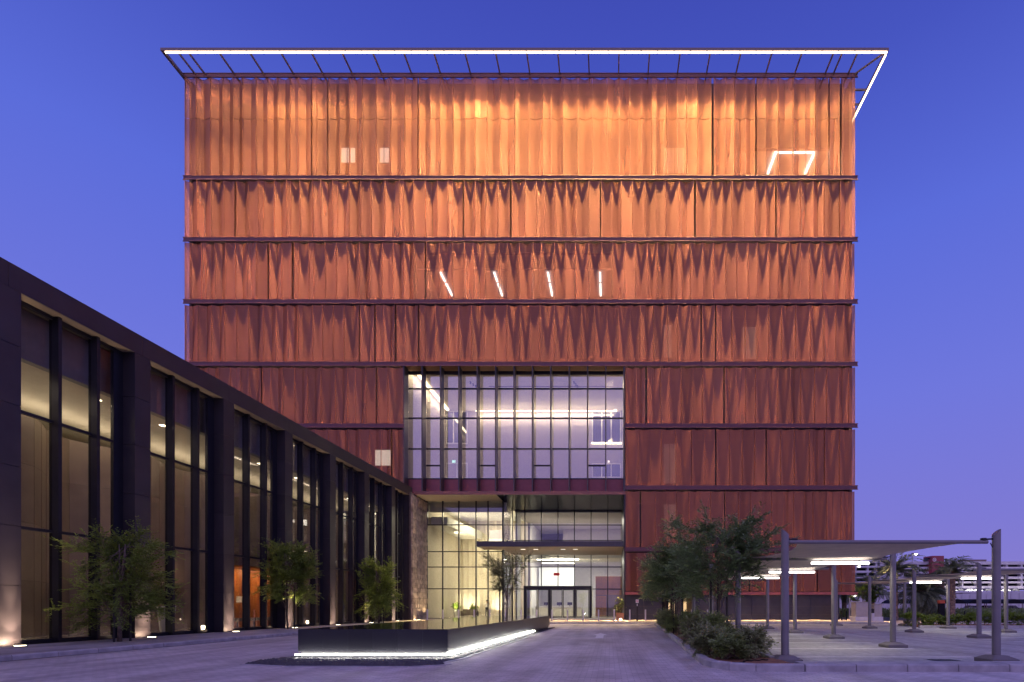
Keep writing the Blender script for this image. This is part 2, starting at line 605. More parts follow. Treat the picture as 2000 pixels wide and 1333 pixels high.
def fold_row(x0, x1, rnd):
    """plan of one row: panels, each a list of (x, depth) fold points"""
    panels, x = [], x0
    u = 43.3 / 1000
    while x < x1 - .3:
        t = rnd.random()
        deep, shal = rnd.uniform(.205, .235), rnd.uniform(.085, .11)
        if t < .42:
            w = rnd.uniform(23, 29) * u; k = rnd.uniform(.42, .58)
            pts = [(0, 0), (w * k, deep), (w, .0)]
        elif t < .56:
            w = rnd.uniform(19, 23) * u; k = rnd.uniform(.42, .58)
            pts = [(0, 0), (w * k, shal), (w, 0)]
        elif t < .82:
            w = rnd.uniform(38, 46) * u; a = rnd.uniform(.25, .33)
            pts = [(0, 0), (w * a, deep), (w * .54, rnd.choice((.01, .05, .01))), (w * .78, rnd.choice((deep, shal))), (w, 0)]
        elif t < .90:
            w = rnd.uniform(34, 42) * u
            pts = [(0, .01), (w * .22, shal), (w * .42, 0), (w * .72, deep), (w, .015)]
        else:
            w = rnd.uniform(25, 32) * u
            pts = [(0, 0), (w * .30, .04), (w * .62, deep), (w, .10)]
        if x + w > x1 - .5:
            s = (x1 - x) / w
            pts = [(px * s, d) for px, d in pts]
            w = x1 - x
        panels.append([(x + px, d) for px, d in pts])
        x += w + (rnd.uniform(.10, .20) if rnd.random() < .17 else .026)
    return panels

def make_panel(pts, z0, z1):
    t = .035
    back = [(x, d + t) for x, d in reversed(pts)]
    # returned side flanges so that each panel reads as a folded tray
    f0 = [(pts[0][0], pts[0][1] + .09)] if pts[0][1] < .1 else []
    MBp = MB()
    out_ = [(x, D + d) for x, d in pts] + [(x, D + d) for x, d in back]
    MBp.prism(out_, z0, z1)
    MBp.box(pts[0][0] + .002, pts[0][0] + .022, D + pts[0][1] + .04, D + pts[0][1] + .16, z0, z1)
    MBp.box(pts[-1][0] - .022, pts[-1][0] - .002, D + pts[-1][1] + .04, D + pts[-1][1] + .16, z0, z1)
    # thin standing seams at the edge and on the outer folds
    for x, d in pts[:-1]:
        if d < .06:
            MBp.box(x + .002, x + .036, D + d - .030, D + d - .001, z0, z1)
    return MBp.build('facade_panel', M['screen'], bld)

rr = random.Random(11)
top = fold_row(XL, XR, rr)
for pts in top:
    make_panel(pts, zf(ROWS[0][1]), zf(ROWS[0][0]))
    make_panel(pts, zf(ROWS[1][1]), zf(ROWS[1][0]))
for i in range(2, 9):
    y0, y1 = ROWS[i]
    if i < 5:
        spans = [(XL, XR)]
    elif i < 7:
        spans = [(XL, xf(787.5)), (xf(1222), XR)]
    else:
        spans = [(xf(1222), XR)]
    for a, b in spans:
        for pts in fold_row(a, b, rr):
            make_panel(pts, zf(y1), zf(y0))

def ledge(x0, x1, yc, h=4.2):
    s = MB()
    z0, z1 = zf(yc + h), zf(yc - h)
    s.box(x0, x1, D + .0, D + .05, z0 + .045, z1 - .045)
    s.box(x0 - .04, x1 + .04, D - .025, D + .06, z1 - .045, z1)
    s.box(x0 - .04, x1 + .04, D - .025, D + .06, z0, z0 + .045)
    # brackets back to the wall
    x = x0 + .8
    while x < x1 - .3:
        s.box(x, x + .05, D + .10, D + 1.28, z0 + .12, z0 + .20)
        x += 2.66
    return s.build('ledge_beam', M['ledge'], bld)
for k, y in enumerate(BEAMS):
    if k < 5:
        ledge(xf(358), xf(1675), y)
    elif k < 7:
        ledge(xf(358), xf(788), y)
        ledge(xf(1221.5), xf(1675), y)
    else:
        ledge(xf(1221.5), xf(1675), y)
# bottom flange of the screen
box('bottom_flange', M['redmetal'], bld, xf(1221), xf(1675), D - .04, D + .6, zf(1162), zf(1157))

# ---- inner wall of the block, with openings
CW = D + 1.3
def zc(y): return ZA(y, CW)
def xc(px): return XA(px, CW)
GL = 44.3                                   # glass of the big window
RB = (XA(790, GL), XA(1220, GL))            # its width
zr0, zr1 = ZA(965.5, D), 22.4               # soffit, hall ceiling
holes = [
    (RB[0] - .02, RB[1] + .02, -1, 21.72, 'hall'),
    (xc(815), xc(1195), zc(583.5), zc(494), 'office'),
    (xc(1440), xc(1625), zc(342), zc(290), 'corner'),
]
def rect_minus(x0, x1, z0, z1, hs):
    xs = sorted({x0, x1, *[h[0] for h in hs], *[h[1] for h in hs]})
    zs = sorted({z0, z1, *[h[2] for h in hs], *[h[3] for h in hs]})
    zs = [z for z in zs if z0 <= z <= z1]
    for xa_, xb_ in zip(xs, xs[1:]):
        run = None
        for za_, zb_ in zip(zs, zs[1:]):
            cx, cz = (xa_ + xb_) / 2, (za_ + zb_) / 2
            inside = any(h[0] < cx < h[1] and h[2] < cz < h[3] for h in hs)
            if inside:
                if run: yield (xa_, xb_, *run)
                run = None
            else:
                run = (run[0], zb_) if run else (za_, zb_)
        if run: yield (xa_, xb_, *run)
s = MB()
ROOFZ = 46.8
for a, b, c, d in rect_minus(XL + .3, XR - .3, zf(1159), ROOFZ, holes):
    s.box(a, b, CW, CW + .3, c, d)
s.box(XL + .06, XL + .3, D + .38, 84, .1, ROOFZ - .8)
s.box(XR - .3, XR - .06, D + .38, 84, zf(1159), ROOFZ - .8)
s.box(XL + .6, XR - .6, 83.7, 84, .1, ROOFZ)
s.box(XL + .6, XR - .6, CW + .3, 83.7, ROOFZ - .4, ROOFZ)
s.build('wall', M['core'], bld)
# ribbon glazing and slab edges behind the screen
def ribbon(px0, px1, y0, y1):
    fr = MB().box(xc(px0), xc(px1), CW - .05, CW - .01, zc(y1) - .05, zc(y1)).box(xc(px0), xc(px1), CW - .05, CW - .01, zc(y0), zc(y0) + .05).build('window', M['steel'], bld)
    n = max(1, round((px1 - px0) / 44))
    for k in range(n):
        a = xc(px0 + (px1 - px0) * k / n) + .03
        b = xc(px0 + (px1 - px0) * (k + 1) / n) - .03
        box('pane', M['coreglass'], fr, a, b, CW - .04, CW - .015, zc(y1) + .002, zc(y0) - .002)
for y0, y1, spans in [(622, 700, [(372, 1290), (1345, 1660)]), (742, 822, [(372, 770), (1240, 1650)]), (862, 942, [(560, 720), (1240, 1290), (1345, 1650)]),
                      (985, 1062, [(1240, 1288), (1345, 1650)]), (1098, 1150, [(1240, 1650)]), (500, 578, [(372, 810), (1200, 1655)])]:
    for a, b in spans:
        ribbon(a, b, y0, y1)
def lit(px0, px1, y0, y1, m=None):
    fr = MB().box(xc(px0) - .06, xc(px1) + .06, CW - .055, CW - .02, zc(y1) - .06, zc(y0) + .06).build('window', M['steel'], bld)
    mid = (px0 + px1) / 2 + R.uniform(-4, 4)
    for a, b in ((px0, mid), (mid, px1)):
        box('pane', m or M['lit_window'], fr, xc(a) + .03, xc(b) - .03, CW - .08, CW - .058, zc(y1), zc(y0))
lit(667, 695, 291, 319); lit(742, 761, 291, 319); lit(1296, 1336, 291, 340, emit('amber_room', (1, .62, .30), .42))
lit(733, 764, 880, 910)
warm_in = emit('warm_room', (1, .50, .30), .2)
for y0, y1 in ((868, 945), (986, 1052)):
    lit(1296, 1320, y0, y1, warm_in)
lit(1450, 1476, 640, 702, emit('dim_room', (1, .55, .40), .13))
lit(1296, 1312, 636, 700, emit('dim_room_blinds', (1, .55, .40), .09))

# office floor seen through the screen, with ceiling lines
def shell(name, parent, x0, x1, y0, y1, z0, z1, mw, mc, mf, t=.15, front=False):
    s = MB()
    s.cur = 0
    s.box(x0 - t, x0, y0, y1, z0, z1).box(x1, x1 + t, y0, y1, z0, z1).box(x0 - t, x1 + t, y1, y1 + t, z0, z1)
    s.cur = 1
    s.box(x0 - t, x1 + t, y0, y1 + t, z1, z1 + t)
    s.cur = 2
    s.box(x0 - t, x1 + t, y0, y1 + t, z0 - t, z0)
    return s.build(name, [mw, mc, mf], parent)
ox0, ox1 = xc(815), xc(1195)
oz0, oz1 = zc(583.5), zc(494)
shell('office_room', bld, ox0, ox1, CW + .31, 53, oz0, oz1 - .02, M['core'], M['lilac'], M['core'])
for px, lab in ((860, 0), (965, 0), (1070, 0), (1172, 0)):
    zt = oz1 - .15
    Y0 = F * (zt - CAMZ) / (PY - 533)
    X0 = XA(px, Y0)
    Y1 = F * (zt - CAMZ) / (PY - 551)
    Y2 = F * (zt - CAMZ) / (PY - 555)
    Y3 = F * (zt - CAMZ) / (PY - 579)
    box('ceiling_light', M['lit_line'], bld, X0 - .07, X0 + .07, Y0, Y1, zt, zt + .06)
    box('ceiling_light', M['lit_line'], bld, X0 - .07, X0 + .07, Y2, Y3, zt, zt + .06)
for px in (838, 938, 1053, 1150):
    fr = box('window_frame', M['lilac'], bld, xc(px), xc(px) + .09, CW + .05, CW + .12, oz0, oz0 + 3.4)
box('window_transom', M['lilac'], bld, xc(815), xc(1195), CW + .05, CW + .12, zc(527), zc(524))
# corner room on the top floor with a square of light on the ceiling
cx0, cx1, cz0, cz1 = xc(1440), xc(1625), zc(342), zc(290)
shell('corner_room', bld, cx0, cx1, CW + .31, 51, cz0, cz1 + .3, M['core'], M['cream'], M['core'])
zt = cz1 + .1
Yn = F * (zt - CAMZ) / (PY - 297)
Yb = F * (zt - CAMZ) / (PY - 341)
a, b = XA(1514, Yn), XA(1594, Yn)
s = MB().box(a, b, Yn, Yn + .16, zt, zt + .1)
s.box(a, a + .16, Yn + .161, Yb, zt, zt + .1).box(b - .16, b, Yn + .161, Yb, zt, zt + .1)
s.build('ceiling_light', M['lit_line'], bld)

# ---- roof frame with its line of light
OY = D - 1.83
zt = 46.40
x0r, x1r = XA(315, OY), XA(1735, OY)
box('roof_beam', M['steel'], bld, x0r, x1r, OY - .10, OY + .12, zt - .20, zt + .02)
side = box('roof_beam', M['steel'], bld, x1r - .2, x1r + .02, OY + .121, 62, zt - .20, zt + .02)
box('roof_beam', M['steel'], bld, x0r, x0r + .22, OY + .121, D + 1.0, zt - .22, zt)
ro = [345, 365, 425, 485, 546, 606, 666, 726, 787, 846, 907, 967, 1028, 1089, 1149, 1209, 1269, 1329, 1388, 1448, 1509, 1568, 1630, 1647, 1677]
for px in ro:
    x = XA(px, OY)
    MB().box(x - .05, x + .05, OY + .12, D + 1.25, zt - .16, zt - .02).build('rafter', M['steel'], bld)
for y in (44.6, 45.9, 46.5, 49, 52):
    MB().box(XR - .25, x1r - .2, y, y + .1, zt - .16, zt - .02).build('rafter', M['steel'], bld)
MB().tube([(x1r - .1, OY + .05, zt - .1), (XR, D, zt - .1)], .08, 6).build('rafter', M['steel'], bld)
# trusses tying the frame back over the roof
nseg = 44
L = (x1r - x0r - .35) / nseg
for k in range(nseg):
    a = x0r + .3 + k * L
    box('light_strip', M['led_warm'], bld, a + .03, a + L - .05, OY - .04, OY + .05, zt - .30, zt - .205)
yy = OY + .2
while yy < 60:
    box('light_strip', M['led_warm'], bld, x1r - .15, x1r - .06, yy, yy + 1.22, zt - .30, zt - .205)
    yy += 1.29
rl = random.Random(5)
nl = 24
glow = [.35, .45, .55, .95, 1.0, .75, .6, .7, .95, 1.25, 1.3, 1.1, 1.0, 1.2, 1.3, 1.25, 1.1, 1.2, 1.25, .95, .9, 1.0, .8, .6]
for k in range(nl):
    a = x0r + (k + .5) * (x1r - x0r) / nl
    area('unseen_roof_lamp', bld, (a, OY + .80, zt - .43), ((x1r - x0r) / nl * .96, .02), 205 * glow[k] ** 1.3, (1, .72, .25), (0, .10, -1), 52)  # unseen lamp inside the strip line, placed there to shape the ledge shadows
    area('unseen_roof_grazer', bld, (a, OY + .80, zt - .435), ((x1r - x0r) / nl * .96, .02), 270 * (.6 + .4 * glow[k]), (1, .70, .30), (0, .07, -1), 18)  # tighter unseen beam from the same place, also without a fitting
    area('unseen_roof_narrow', bld, (a, OY + .80, zt - .44), ((x1r - x0r) / nl * .96, .02), 230, (1, .56, .36), (0, .038, -1), 9)  # narrow beam added to brighten the lower screen rows, no fitting
    if k % 2 == 0:
        area('roof_wash', bld, (a + 1.2, OY, zt - .44), ((x1r - x0r) / nl * 1.9, .05), 34, (1, .72, .36), (0, .9, -1), 150)

# ---- big window: fins, glass, spandrels, hall behind
cw = MB()
gz0, gz1 = ZA(936, GL), ZA(731, GL)
for y in (731, 760, 817.5, 877.5, 936):
    z = ZA(y, GL)
    cw.box(RB[0], RB[1], GL - .07, GL + .07, z - .055, z + .055)
NB = 12
fx = [XA(788 + 35.92 * k, D) for k in range(NB + 1)]      # fin front edges
edges = [fx[0]] + [x for x in fx[1:-1]] + [XA(1219, D)]
for k in (1, 4, 7, 10):
    z = ZA(910, GL)
    cw.box(edges[k] + .03, edges[k + 1] - .03, GL - .068, GL + .068, z - .06, z + .06)
cwall = cw.build('curtain_wall', M['darkmetal'], bld)
for k, x in enumerate(edges):
    w = .045 if 0 < k < NB else .06
    MB().box(x - w, x + w, D + .01, GL - .071, ZA(965, GL) - .05, 21.7).build('fin', M['fin'], cwall)
rowz = [ZA(y, GL) for y in (936, 877.5, 817.5, 760, 731)]
for k in range(NB):
    for a, b in zip(rowz, rowz[1:]):
        if k in (1, 4, 7, 10) and a == rowz[0]:
            zm = ZA(910, GL)
            for c, d in ((a, zm), (zm, b)):
                box('pane', M['glass_box'], cwall, edges[k] + .05, edges[k + 1] - .05, GL - .01, GL + .01, c + .06, d - .06)
        else:
            box('pane', M['glass_box'], cwall, edges[k] + .05, edges[k + 1] - .05, GL - .01, GL + .01, a + .056, b - .056)
    box('spandrel', M['redmetal'], cwall, edges[k] + .05, edges[k + 1] - .05, GL - .06, GL + .05, ZA(964.5, GL), gz0 - .058)
box('window_head', M['darkmetal'], bld, RB[0], RB[1], GL - .06, GL + .25, gz1 + .056, 21.6)
box('head_soffit', M['copperlit'], bld, RB[0], RB[1], D + .11, GL + .3, 21.70, 21.80)
# the hall
HX0, HX1, HB = RB[0] + .02, RB[1] - .02, 56.0
hall = MB()
hall.cur = 0
hall.box(HX0 - .3, HX0 - .1, GL + .3, HB, gz0 - .5, 22.6).box(HX1 + .1, HX1 + .3, GL + .3, HB, gz0 - .5, 22.6)
hall.box(HX0 - .3, HX1 + .3, HB, HB + .2, gz0 - .5, 22.6)
hall.cur = 1
hall.box(HX0 + .8, HX1 - .8, GL + .6, HB - .9, 22.35, 22.5)
hall.box(HX0 - .3, HX1 + .3, GL + .3, HB + .2, 22.61, 22.8)
hall.cur = 2
hall.box(HX0 - .3, HX1 + .3, GL - .05, HB + .2, zr0 + .25, gz0 - .06)
hall.build('upper_hall', [M['lilac'], M['cream'], M['floor']], bld)
# cove lines round the hall ceiling
box('cove_strip', M['cove'], bld, HX0 + 3.2, HX1 - .5, HB - .55, HB - .35, 22.44, 22.56)
box('cove_strip', M['cove'], bld, HX0 + .1, HX0 + .35, GL + .9, HB - .6, 22.44, 22.56)
area('cove_lamp', bld, ((HX0 + HX1) / 2 + 1.2, HB - .5, 22.3), (HX1 - HX0 - 4, .3), 620, (1, .80, .50), (0, .25, -1))
area('added_hall_fill', bld, ((HX0 + HX1) / 2 + 1, HB - 1.2, 20.6), (HX1 - HX0 - 3, .3), 420, (1, .82, .52), (0, -.25, 1))  # added fill that brightens the hall ceiling, no wall fitting here
area('cove_lamp', bld, (HX0 + .4, (GL + HB) / 2, 22.3), (.3, HB - GL - 2), 420, (1, .78, .45), (-.2, 0, -1))
area('hall_lamp', bld, ((HX0 + HX1) / 2, 49, 13.5), (12, 6), 80, (1, .80, .50), (0, 0, 1))
area('hall_lamp', bld, (HX1 - 1.2, 47, 21.6), (.6, 3), 420, (1, .78, .42), (.6, .2, -1))
# inner windows and galleries of the hall
def inner_window(x0, x1, z0, z1, n, y=HB - .05, m=None):
    fr = MB()
    t = .12
    for k in range(n + 1):
        xx = x0 + (x1 - x0 - t) * k / n
        fr.box(xx, xx + t, y - .08, y - .02, z0, z1)
    fr.box(x0, x1, y - .10, y - .021, z0 - .12, z0).box(x0, x1, y - .10, y - .021, z1, z1 + .12)
    f = fr.build('inner_window', M['white'], bld)
    for k in range(n):
        a = x0 + (x1 - x0 - t) * k / n + t
        b = x0 + (x1 - x0 - t) * (k + 1) / n
        box('pane', m or M['coreglass'], f, a, b, y - .03, y - .022, z0, z1)
inner_window(XA(1156, HB), XA(1213, HB), ZA(866, HB), ZA(806, HB), 3)
inner_window(XA(1156, HB), XA(1213, HB), ZA(932, HB), ZA(908, HB), 3)
inner_window(XA(872, HB), XA(914, HB), ZA(866, HB), ZA(806, HB), 3)
inner_window(XA(872, HB), XA(914, HB), ZA(934, HB), ZA(907, HB), 2, m=M['lilac'])
box('light_line', M['cove'], bld, XA(1155, HB), XA(1214, HB), HB - .3, HB - .16, ZA(867, HB) - .1, ZA(866, HB))
box('ceiling_slot', M['darkmetal'], bld, XA(960, 50), XA(1196, 50), 49, 49.08, 22.30, 22.349)
for px in (924, 1122):
    for k in range(3):
        x = XA(px + 3 * k, 49)
        MB().tube([(x, 48 + .4 * k, 22.34), (x + .05, 48 + .4 * k, 22.12)], .08, 8).build('spotlight', M['darkmetal'], bld)
exit_m = emit('exit_green', (.35, 1, .75), 1.6)
box('exit_sign', exit_m, bld, XA(883, 55.8), XA(889.5, 55.8), 55.78, 55.84, ZA(904, 55.8), ZA(899.5, 55.8))
box('wall_screen', M['lit_window'], bld, XA(1187, 55.8), XA(1190.5, 55.8), 55.78, 55.84, ZA(904, 55.8), ZA(900, 55.8))

# ---- recess and entrance glazing
GA, GB = 46.2, 50.9                      # left glass, right glass
SX0, SX1 = -16.4, 1.25
xm = XA(982, GA)                         # where the glass steps back
s = MB()
s.box(SX0 - .1, xm, D + .06, GA + .2, zr0 + .001, zr0 + .2)
s.build('beige_soffit', M['soffit'], bld)
box('black_soffit', M['blackgloss'], bld, xm + .002, SX1 + .1, D + .06, GB + .1, zr0 + .001, zr0 + .2)
box('soffit_edge', M['ledge'], bld, SX0 - .1, SX1 + .1, D - .02, D + .058, zr0 - .04, zr0 + .24)
box('recess_wall', M['darkmetal'], bld, SX1, SX1 + .15, D + .02, GB + .3, .16, zr0)
# stone side wall, block by block
sw = box('stone_wall', M['core'], bld, SX0 - .35, SX0 - .14, D - .6, GA + .1, .12, zr0)
z = .13
rs = random.Random(3)
while z < zr0 - .2:
    h = min(rs.choice((.36, .5, .62)), zr0 - z)
    y = D - .62 + rs.uniform(-.6, 0) * 0
    while y < GA - .05:
        w = min(rs.uniform(.55, 1.15), GA - y)
        if GA - (y + w) < .3: w = GA - y
        box('stone_block', M['stone'], sw, SX0 - .138, SX0 + rs.uniform(-.03, .03), y + .012, y + w - .012, z + .01, z + h - .01)
        y += w
    z += h
lz = [.16, ZA(1150.5, GA), ZA(1108, GA), ZA(1078, GA), ZA(1025.7, GA), zr0]
lx = [XA(p, GA) for p in (834.5, 865, 896.5, 930, 953.5, 982)]
fr = MB()
for x in lx:
    fr.box(x - .045, x + .045, GA - .10, GA + .06, .16, zr0)
for z in lz[:-1]:
    fr.box(lx[0], lx[-1], GA - .06, GA + .055, z - .04 + (.04 if z < .2 else 0), z + .04)
gl = fr.build('lobby_glazing', M['darkmetal'], bld)
for i in range(5):
    for a, b in zip(lz, lz[1:]):
        box('pane', M['glass_entry'], gl, lx[i] + .046, lx[i + 1] - .046, GA - .012, GA + .012, a + .041, b - .041)
# return between the two planes
rt = MB()
rt.box(xm - .06, xm + .06, GA + .061, GA + .3, .16, zr0).box(xm - .06, xm + .06, GB - .2, GB - .061, .16, zr0)
rtw = rt.build('return_wall', M['fin'], bld)
box('return_pane', M['glass_box'], rtw, xm - .02, xm + .02, GA + .301, GB - .201, .16, zr0)
rx = [XA(p, GB) for p in (1000, 1025.5, 1057.5, 1090, 1122, 1154.5, 1187, 1215)]
rz = [.16, ZA(1151, GB), ZA(1108, GB), ZA(1078, GB), ZA(1056, GB), ZA(1026, GB), zr0]
fr = MB()
for i, x in enumerate(rx):
    fr.box(x - .04, x + .04, GB - .10, GB + .06, 2.95 if 1 < i < 5 else .16, zr0)
for z in rz[1:-1]:
    fr.box(rx[0], rx[-1], GB - .06, GB + .055, z - .04, z + .04)
gr = fr.build('entrance_glazing', M['darkmetal'], bld)
for i in range(7):
    for j, (a, b) in enumerate(zip(rz, rz[1:])):
        if j == 0 and 1 <= i <= 4:
            continue
        box('pane', M['glass_entry'], gr, rx[i] + .041, rx[i + 1] - .041, GB - .012, GB + .012, a + .041, b - .041)
# vestibule with sliding glass doors
VY = 48.9
vx = [XA(p, VY) for p in (1028, 1050, 1072, 1076, 1099, 1121, 1125, 1151)]
ves = MB()
z1 = ZA(1151, VY)
ves.box(vx[0] - .25, vx[-1] + .2, VY - .12, VY + .12, z1, z1 + .30)
for a, b in ((vx[0] - .25, vx[0]), (vx[2], vx[3]), (vx[5], vx[6]), (vx[7], vx[7] + .2)):
    ves.box(a, b, VY - .10, VY + .10, .16, z1)
ves.box(vx[0] - .25, vx[0] - .1, VY + .121, GB - .11, .16, z1 + .3).box(vx[-1] + .05, vx[-1] + .2, VY + .121, GB - .11, .16, z1 + .3)
ves.box(vx[0] - .1, vx[-1] + .05, VY + .121, GB - .11, z1 + .1, z1 + .3)
vest = ves.build('vestibule', M['darkmetal'], bld)
for a, b in ((vx[0], vx[1]), (vx[1], vx[2]), (vx[3], vx[4]), (vx[4], vx[5]), (vx[6], vx[7])):
    d = MB()
    a += .02; b -= .02
    d.box(a, a + .07, VY - .03, VY + .03, .18, z1 - .02).box(b - .07, b, VY - .03, VY + .03, .18, z1 - .02)
    d.box(a + .07, b - .07, VY - .028, VY + .028, .18, .30).box(a + .07, b - .07, VY - .028, VY + .028, z1 - .1, z1 - .02)
    d.cur = 1
    d.box(a + .07, b - .07, VY - .008, VY + .008, .30, z1 - .1)
    d.build('door', [M['darkmetal'], M['glass_entry']], vest)
sl = MB().box((vx[1] + vx[6]) / 2 - .28, (vx[1] + vx[6]) / 2 + .28, VY - .16, VY - .12, z1 + 1.28, z1 + 1.54)
sl.build('red_sign', M['signred'], bld)
# entrance canopy
cz0, cz1 = ZA(1068, D), ZA(1057.5, D)
kx0, kx1 = XA(931.5, D), SX1 - .05
can = MB().box(kx0, kx1, D - .02, D + .08, cz0, cz1).box(kx0, kx0 + .1, D + .081, GA - .11, cz0, cz1)
can.box(kx0, kx1, D + .081, GA - .12, cz1 - .15, cz1 - .02).box(xm + .1, kx1, GA - .119, GB - .11, cz1 - .15, cz1 - .02)
canopy = can.build('entrance_canopy', M['navy'], bld)
un = MB().box(kx0 + .101, kx1, D + .081, GA - .12, cz0 + .03, cz0 + .06).box(xm + .1, kx1, GA - .119, GB - .11, cz0 + .03, cz0 + .06)
un.build('canopy_soffit', M['soffit'], canopy)
for px in (1022, 1047, 1100, 1124):
    x = XA(px, D + 2.5)
    box('downlight', M['dim_down'], canopy, x - .20, x + .20, D + 2.3, D + 2.42, cz0 + .012, cz0 + .029)
area('canopy_lamp', bld, (-5, D + 3, cz0 - .02), (8, .4), 60, (1, .84, .60))
# beige soffit is washed from the lobby and by pavement lamps
# ---- lobby behind the left glass
LB = 57.0
lob = MB()
lob.cur = 0
lob.box(SX0 - .3, SX0 - .1, GA + .1, LB, .16, zr0)
# gently pleated back wall
x = SX0 - .1
while x < xm + .3:
    w = .62
    lob.prism([(x, LB + .2), (x, LB), (x + w * .5, LB - .14), (x + w, LB), (x + w, LB + .2)], .16, zr0)
    x += w
lob.cur = 1
lob.box(SX0 - .3, xm - .07, GA + .21, LB + .2, zr0 - .001, zr0 + .2).box(xm - .069, xm + .2, GB + .12, LB + .2, zr0 - .001, zr0 + .2)
lob.cur = 2
lob.box(SX0 - .3, xm + 4.2, GA + .07, LB + .2, .10, .165)
lob.build('lobby', [M['cream'], M['white'], M['floor']], bld)
# slanting bulkhead and upper gallery in the lobby
g = MB()
g.prism([(SX0, GA + .9), (SX0 + 1.5, GA + .9), (SX0 + 2.3, LB - .3), (SX0, LB - .3)], 8.7, 9.5)
g.box(-12.6, xm + .2, 53.4, LB - .2, 7.6, 8.3)
g.box(SX0, xm + .2, GA + .6, GA + .9, 9.9, zr0 - .002)
g.build('gallery', M['white'], bld)
box('gallery_rail', M['lilac'], bld, -12.5, xm + .1, 53.4, 53.46, 8.302, 9.2)
for px in (872, 915, 1000 - 30):
    spot('wall_washer', bld, (XA(px, 56), LB - .9, .25), 900, (1, .84, .58), (0, .12, 1), 110, 1, .08)
area('lobby_lamp', bld, (-12.5, 51.5, zr0 - .15), (5, 5), 800, (1, .86, .62))
area('lobby_lamp', bld, (-15.6, 51.5, 5.0), (.3, 8), 640, (1, .82, .54), (.8, .3, 0))
# ---- reception behind the right glass
RBK = 66.0
rec = MB()
rec.cur = 0
rec.box(xm + .9, SX1 + 3, RBK, RBK + .2, .16, 9.6).box(xm + .72, xm + .9, LB + .21, RBK + .2, .16, zr0 - .16)
rec.box(SX1 + 3, SX1 + 3.2, GB + .1, RBK, .16, zr0).box(xm + .25, xm + .4, GB + .15, GB + 2.4, .16, zr0)
rec.cur = 1
rec.box(xm + .2, SX1 + 3.2, GB + .07, RBK + .2, zr0 - .15, zr0 + .2)
rec.cur = 2
rec.box(xm + 4.2, SX1 + 3.2, GB + .07, RBK + .2, .10, .165).box(xm + .9, xm + 4.2, LB + .21, RBK + .2, .10, .165)
rec.cur = 3
rec.box(xm + 3.2, SX1 + 3, 55.6, RBK, 6.5, 7.0)          # gallery floor
rec.build('reception', [M['white'], M['lilac'], M['floor'], M['white']], bld)
box('gallery_back', M['lilac'], bld, xm + 4, SX1 + 2.9, 62, 62.15, 7.0, zr0 - .16)
bal = box('balustrade', M['redseat'], bld, XA(1066, 56), XA(1216, 56), 55.55, 55.6, 7.0, 7.7)
for k in range(34):
    x = XA(1180, 55.5) + k * .06
    box('baluster', M['white'], bal, x, x + .02, 55.5, 55.53, 7.0, 7.9)
MB().prism([(XA(1066, 54.5), 54.4), (XA(1100, 54.5), 54.4), (XA(1100, 54.5), 55.4), (XA(1066, 54.5), 55.4)], 6.5, 6.6).build('landing', M['white'], bld)
box('luminous_wall', M['feature'], bld, XA(1053, 62), XA(1123, 62), 61.8, 61.9, ZA(1152, 62), ZA(1108, 62))
for y_, px0, px1 in ((1094, 1049, 1130), (1101, 1060, 1122), (1083, 1030, 1080)):
    box('ceiling_light', M['lit_line'], bld, XA(px0, 56), XA(px1, 56), 56, 56.12, ZA(y_, 56), ZA(y_, 56) + .07)
wb = box('timber_pod', M['core'], bld, XA(1163, 57) + .03, XA(1222, 57), 57.03, 59, .165, 4.6)
z = 2.55
while z < 4.55:
    box('timber_slat', M['podwood'], wb, XA(1163, 57), XA(1222, 57), 56.95, 57.025, z, z + .075)
    z += .115
z = .2
while z < 2.4:
    box('timber_slat', M['podwood'], wb, XA(1163, 57), XA(1184, 57), 56.95, 57.025, z, z + .12)
    z += .15
area('reception_lamp', bld, (-3.5, 58, 6.4), (7, 5), 950, (1, .93, .84))
area('gallery_lamp', bld, (-3, 56, zr0 - .3), (8, 5), 560, (1, .88, .80))
area('added_pod_fill', bld, (.4, 56, 5.6), (1.6, .6), 50, (1, .70, .34), (0, .5, -1))  # added fill lights without fittings, they warm the pod slats
area('added_pod_fill', bld, (.6, 56, 2.5), (1.6, .3), 12, (1, .70, .42), (0, .5, -1))
# dark stone base of the right wing, tile by tile
BW = D + .55
bw = MB().box(XA(1222, BW), XA(1293, BW), BW + .05, BW + .3, .12, zf(1162) + .02).box(XA(1352, BW), XA(1640, BW), BW + .05, BW + .3, .12, zf(1162) + .02)
bw.box(XA(1293, BW), XA(1352, BW), 47.5, 47.7, .12, zf(1162)).box(XA(1293, BW) - .2, XA(1293, BW), BW + .3, 47.5, .12, zf(1162)).box(XA(1352, BW), XA(1352, BW) + .2, BW + .3, 47.5, .12, zf(1162))
bw.box(XA(1640, BW) - .3, XA(1640, BW), BW + .3, 84, .12, zf(1162))
bwo = bw.build('base_wall', M['core'], bld)
zs = [.12, .56, 1.28, zf(1162) + .0]
for a, b in ((1222, 1293), (1352, 1640)):
    n = max(2, round((b - a) / 57))
    for k in range(n):
        p0, p1 = a + (b - a) * k / n, a + (b - a) * (k + 1) / n
        for z0, z1 in zip(zs, zs[1:]):
            box('stone_tile', M['basewall'], bwo, XA(p0, BW) + .012, XA(p1, BW) - .012, BW, BW + .048, z0 + .012, z1 - .012)
box('under_soffit', M['redmetal'], bld, xf(1222), xf(1670), D + .601, 84, zf(1162) + .03, zf(1162) + .12)
lobby_w = emit('side_door_light', (1, .66, .30), .9)
dr = box('side_door', M['darkmetal'], bld, XA(1300, 47), XA(1350, 47), 47.2, 47.3, .12, 2.5)
for a, b in ((1301, 1310), (1312, 1330), (1334, 1349)):
    box('pane', lobby_w, dr, XA(a, 47), XA(b, 47), 47.16, 47.195, .2, 2.3)

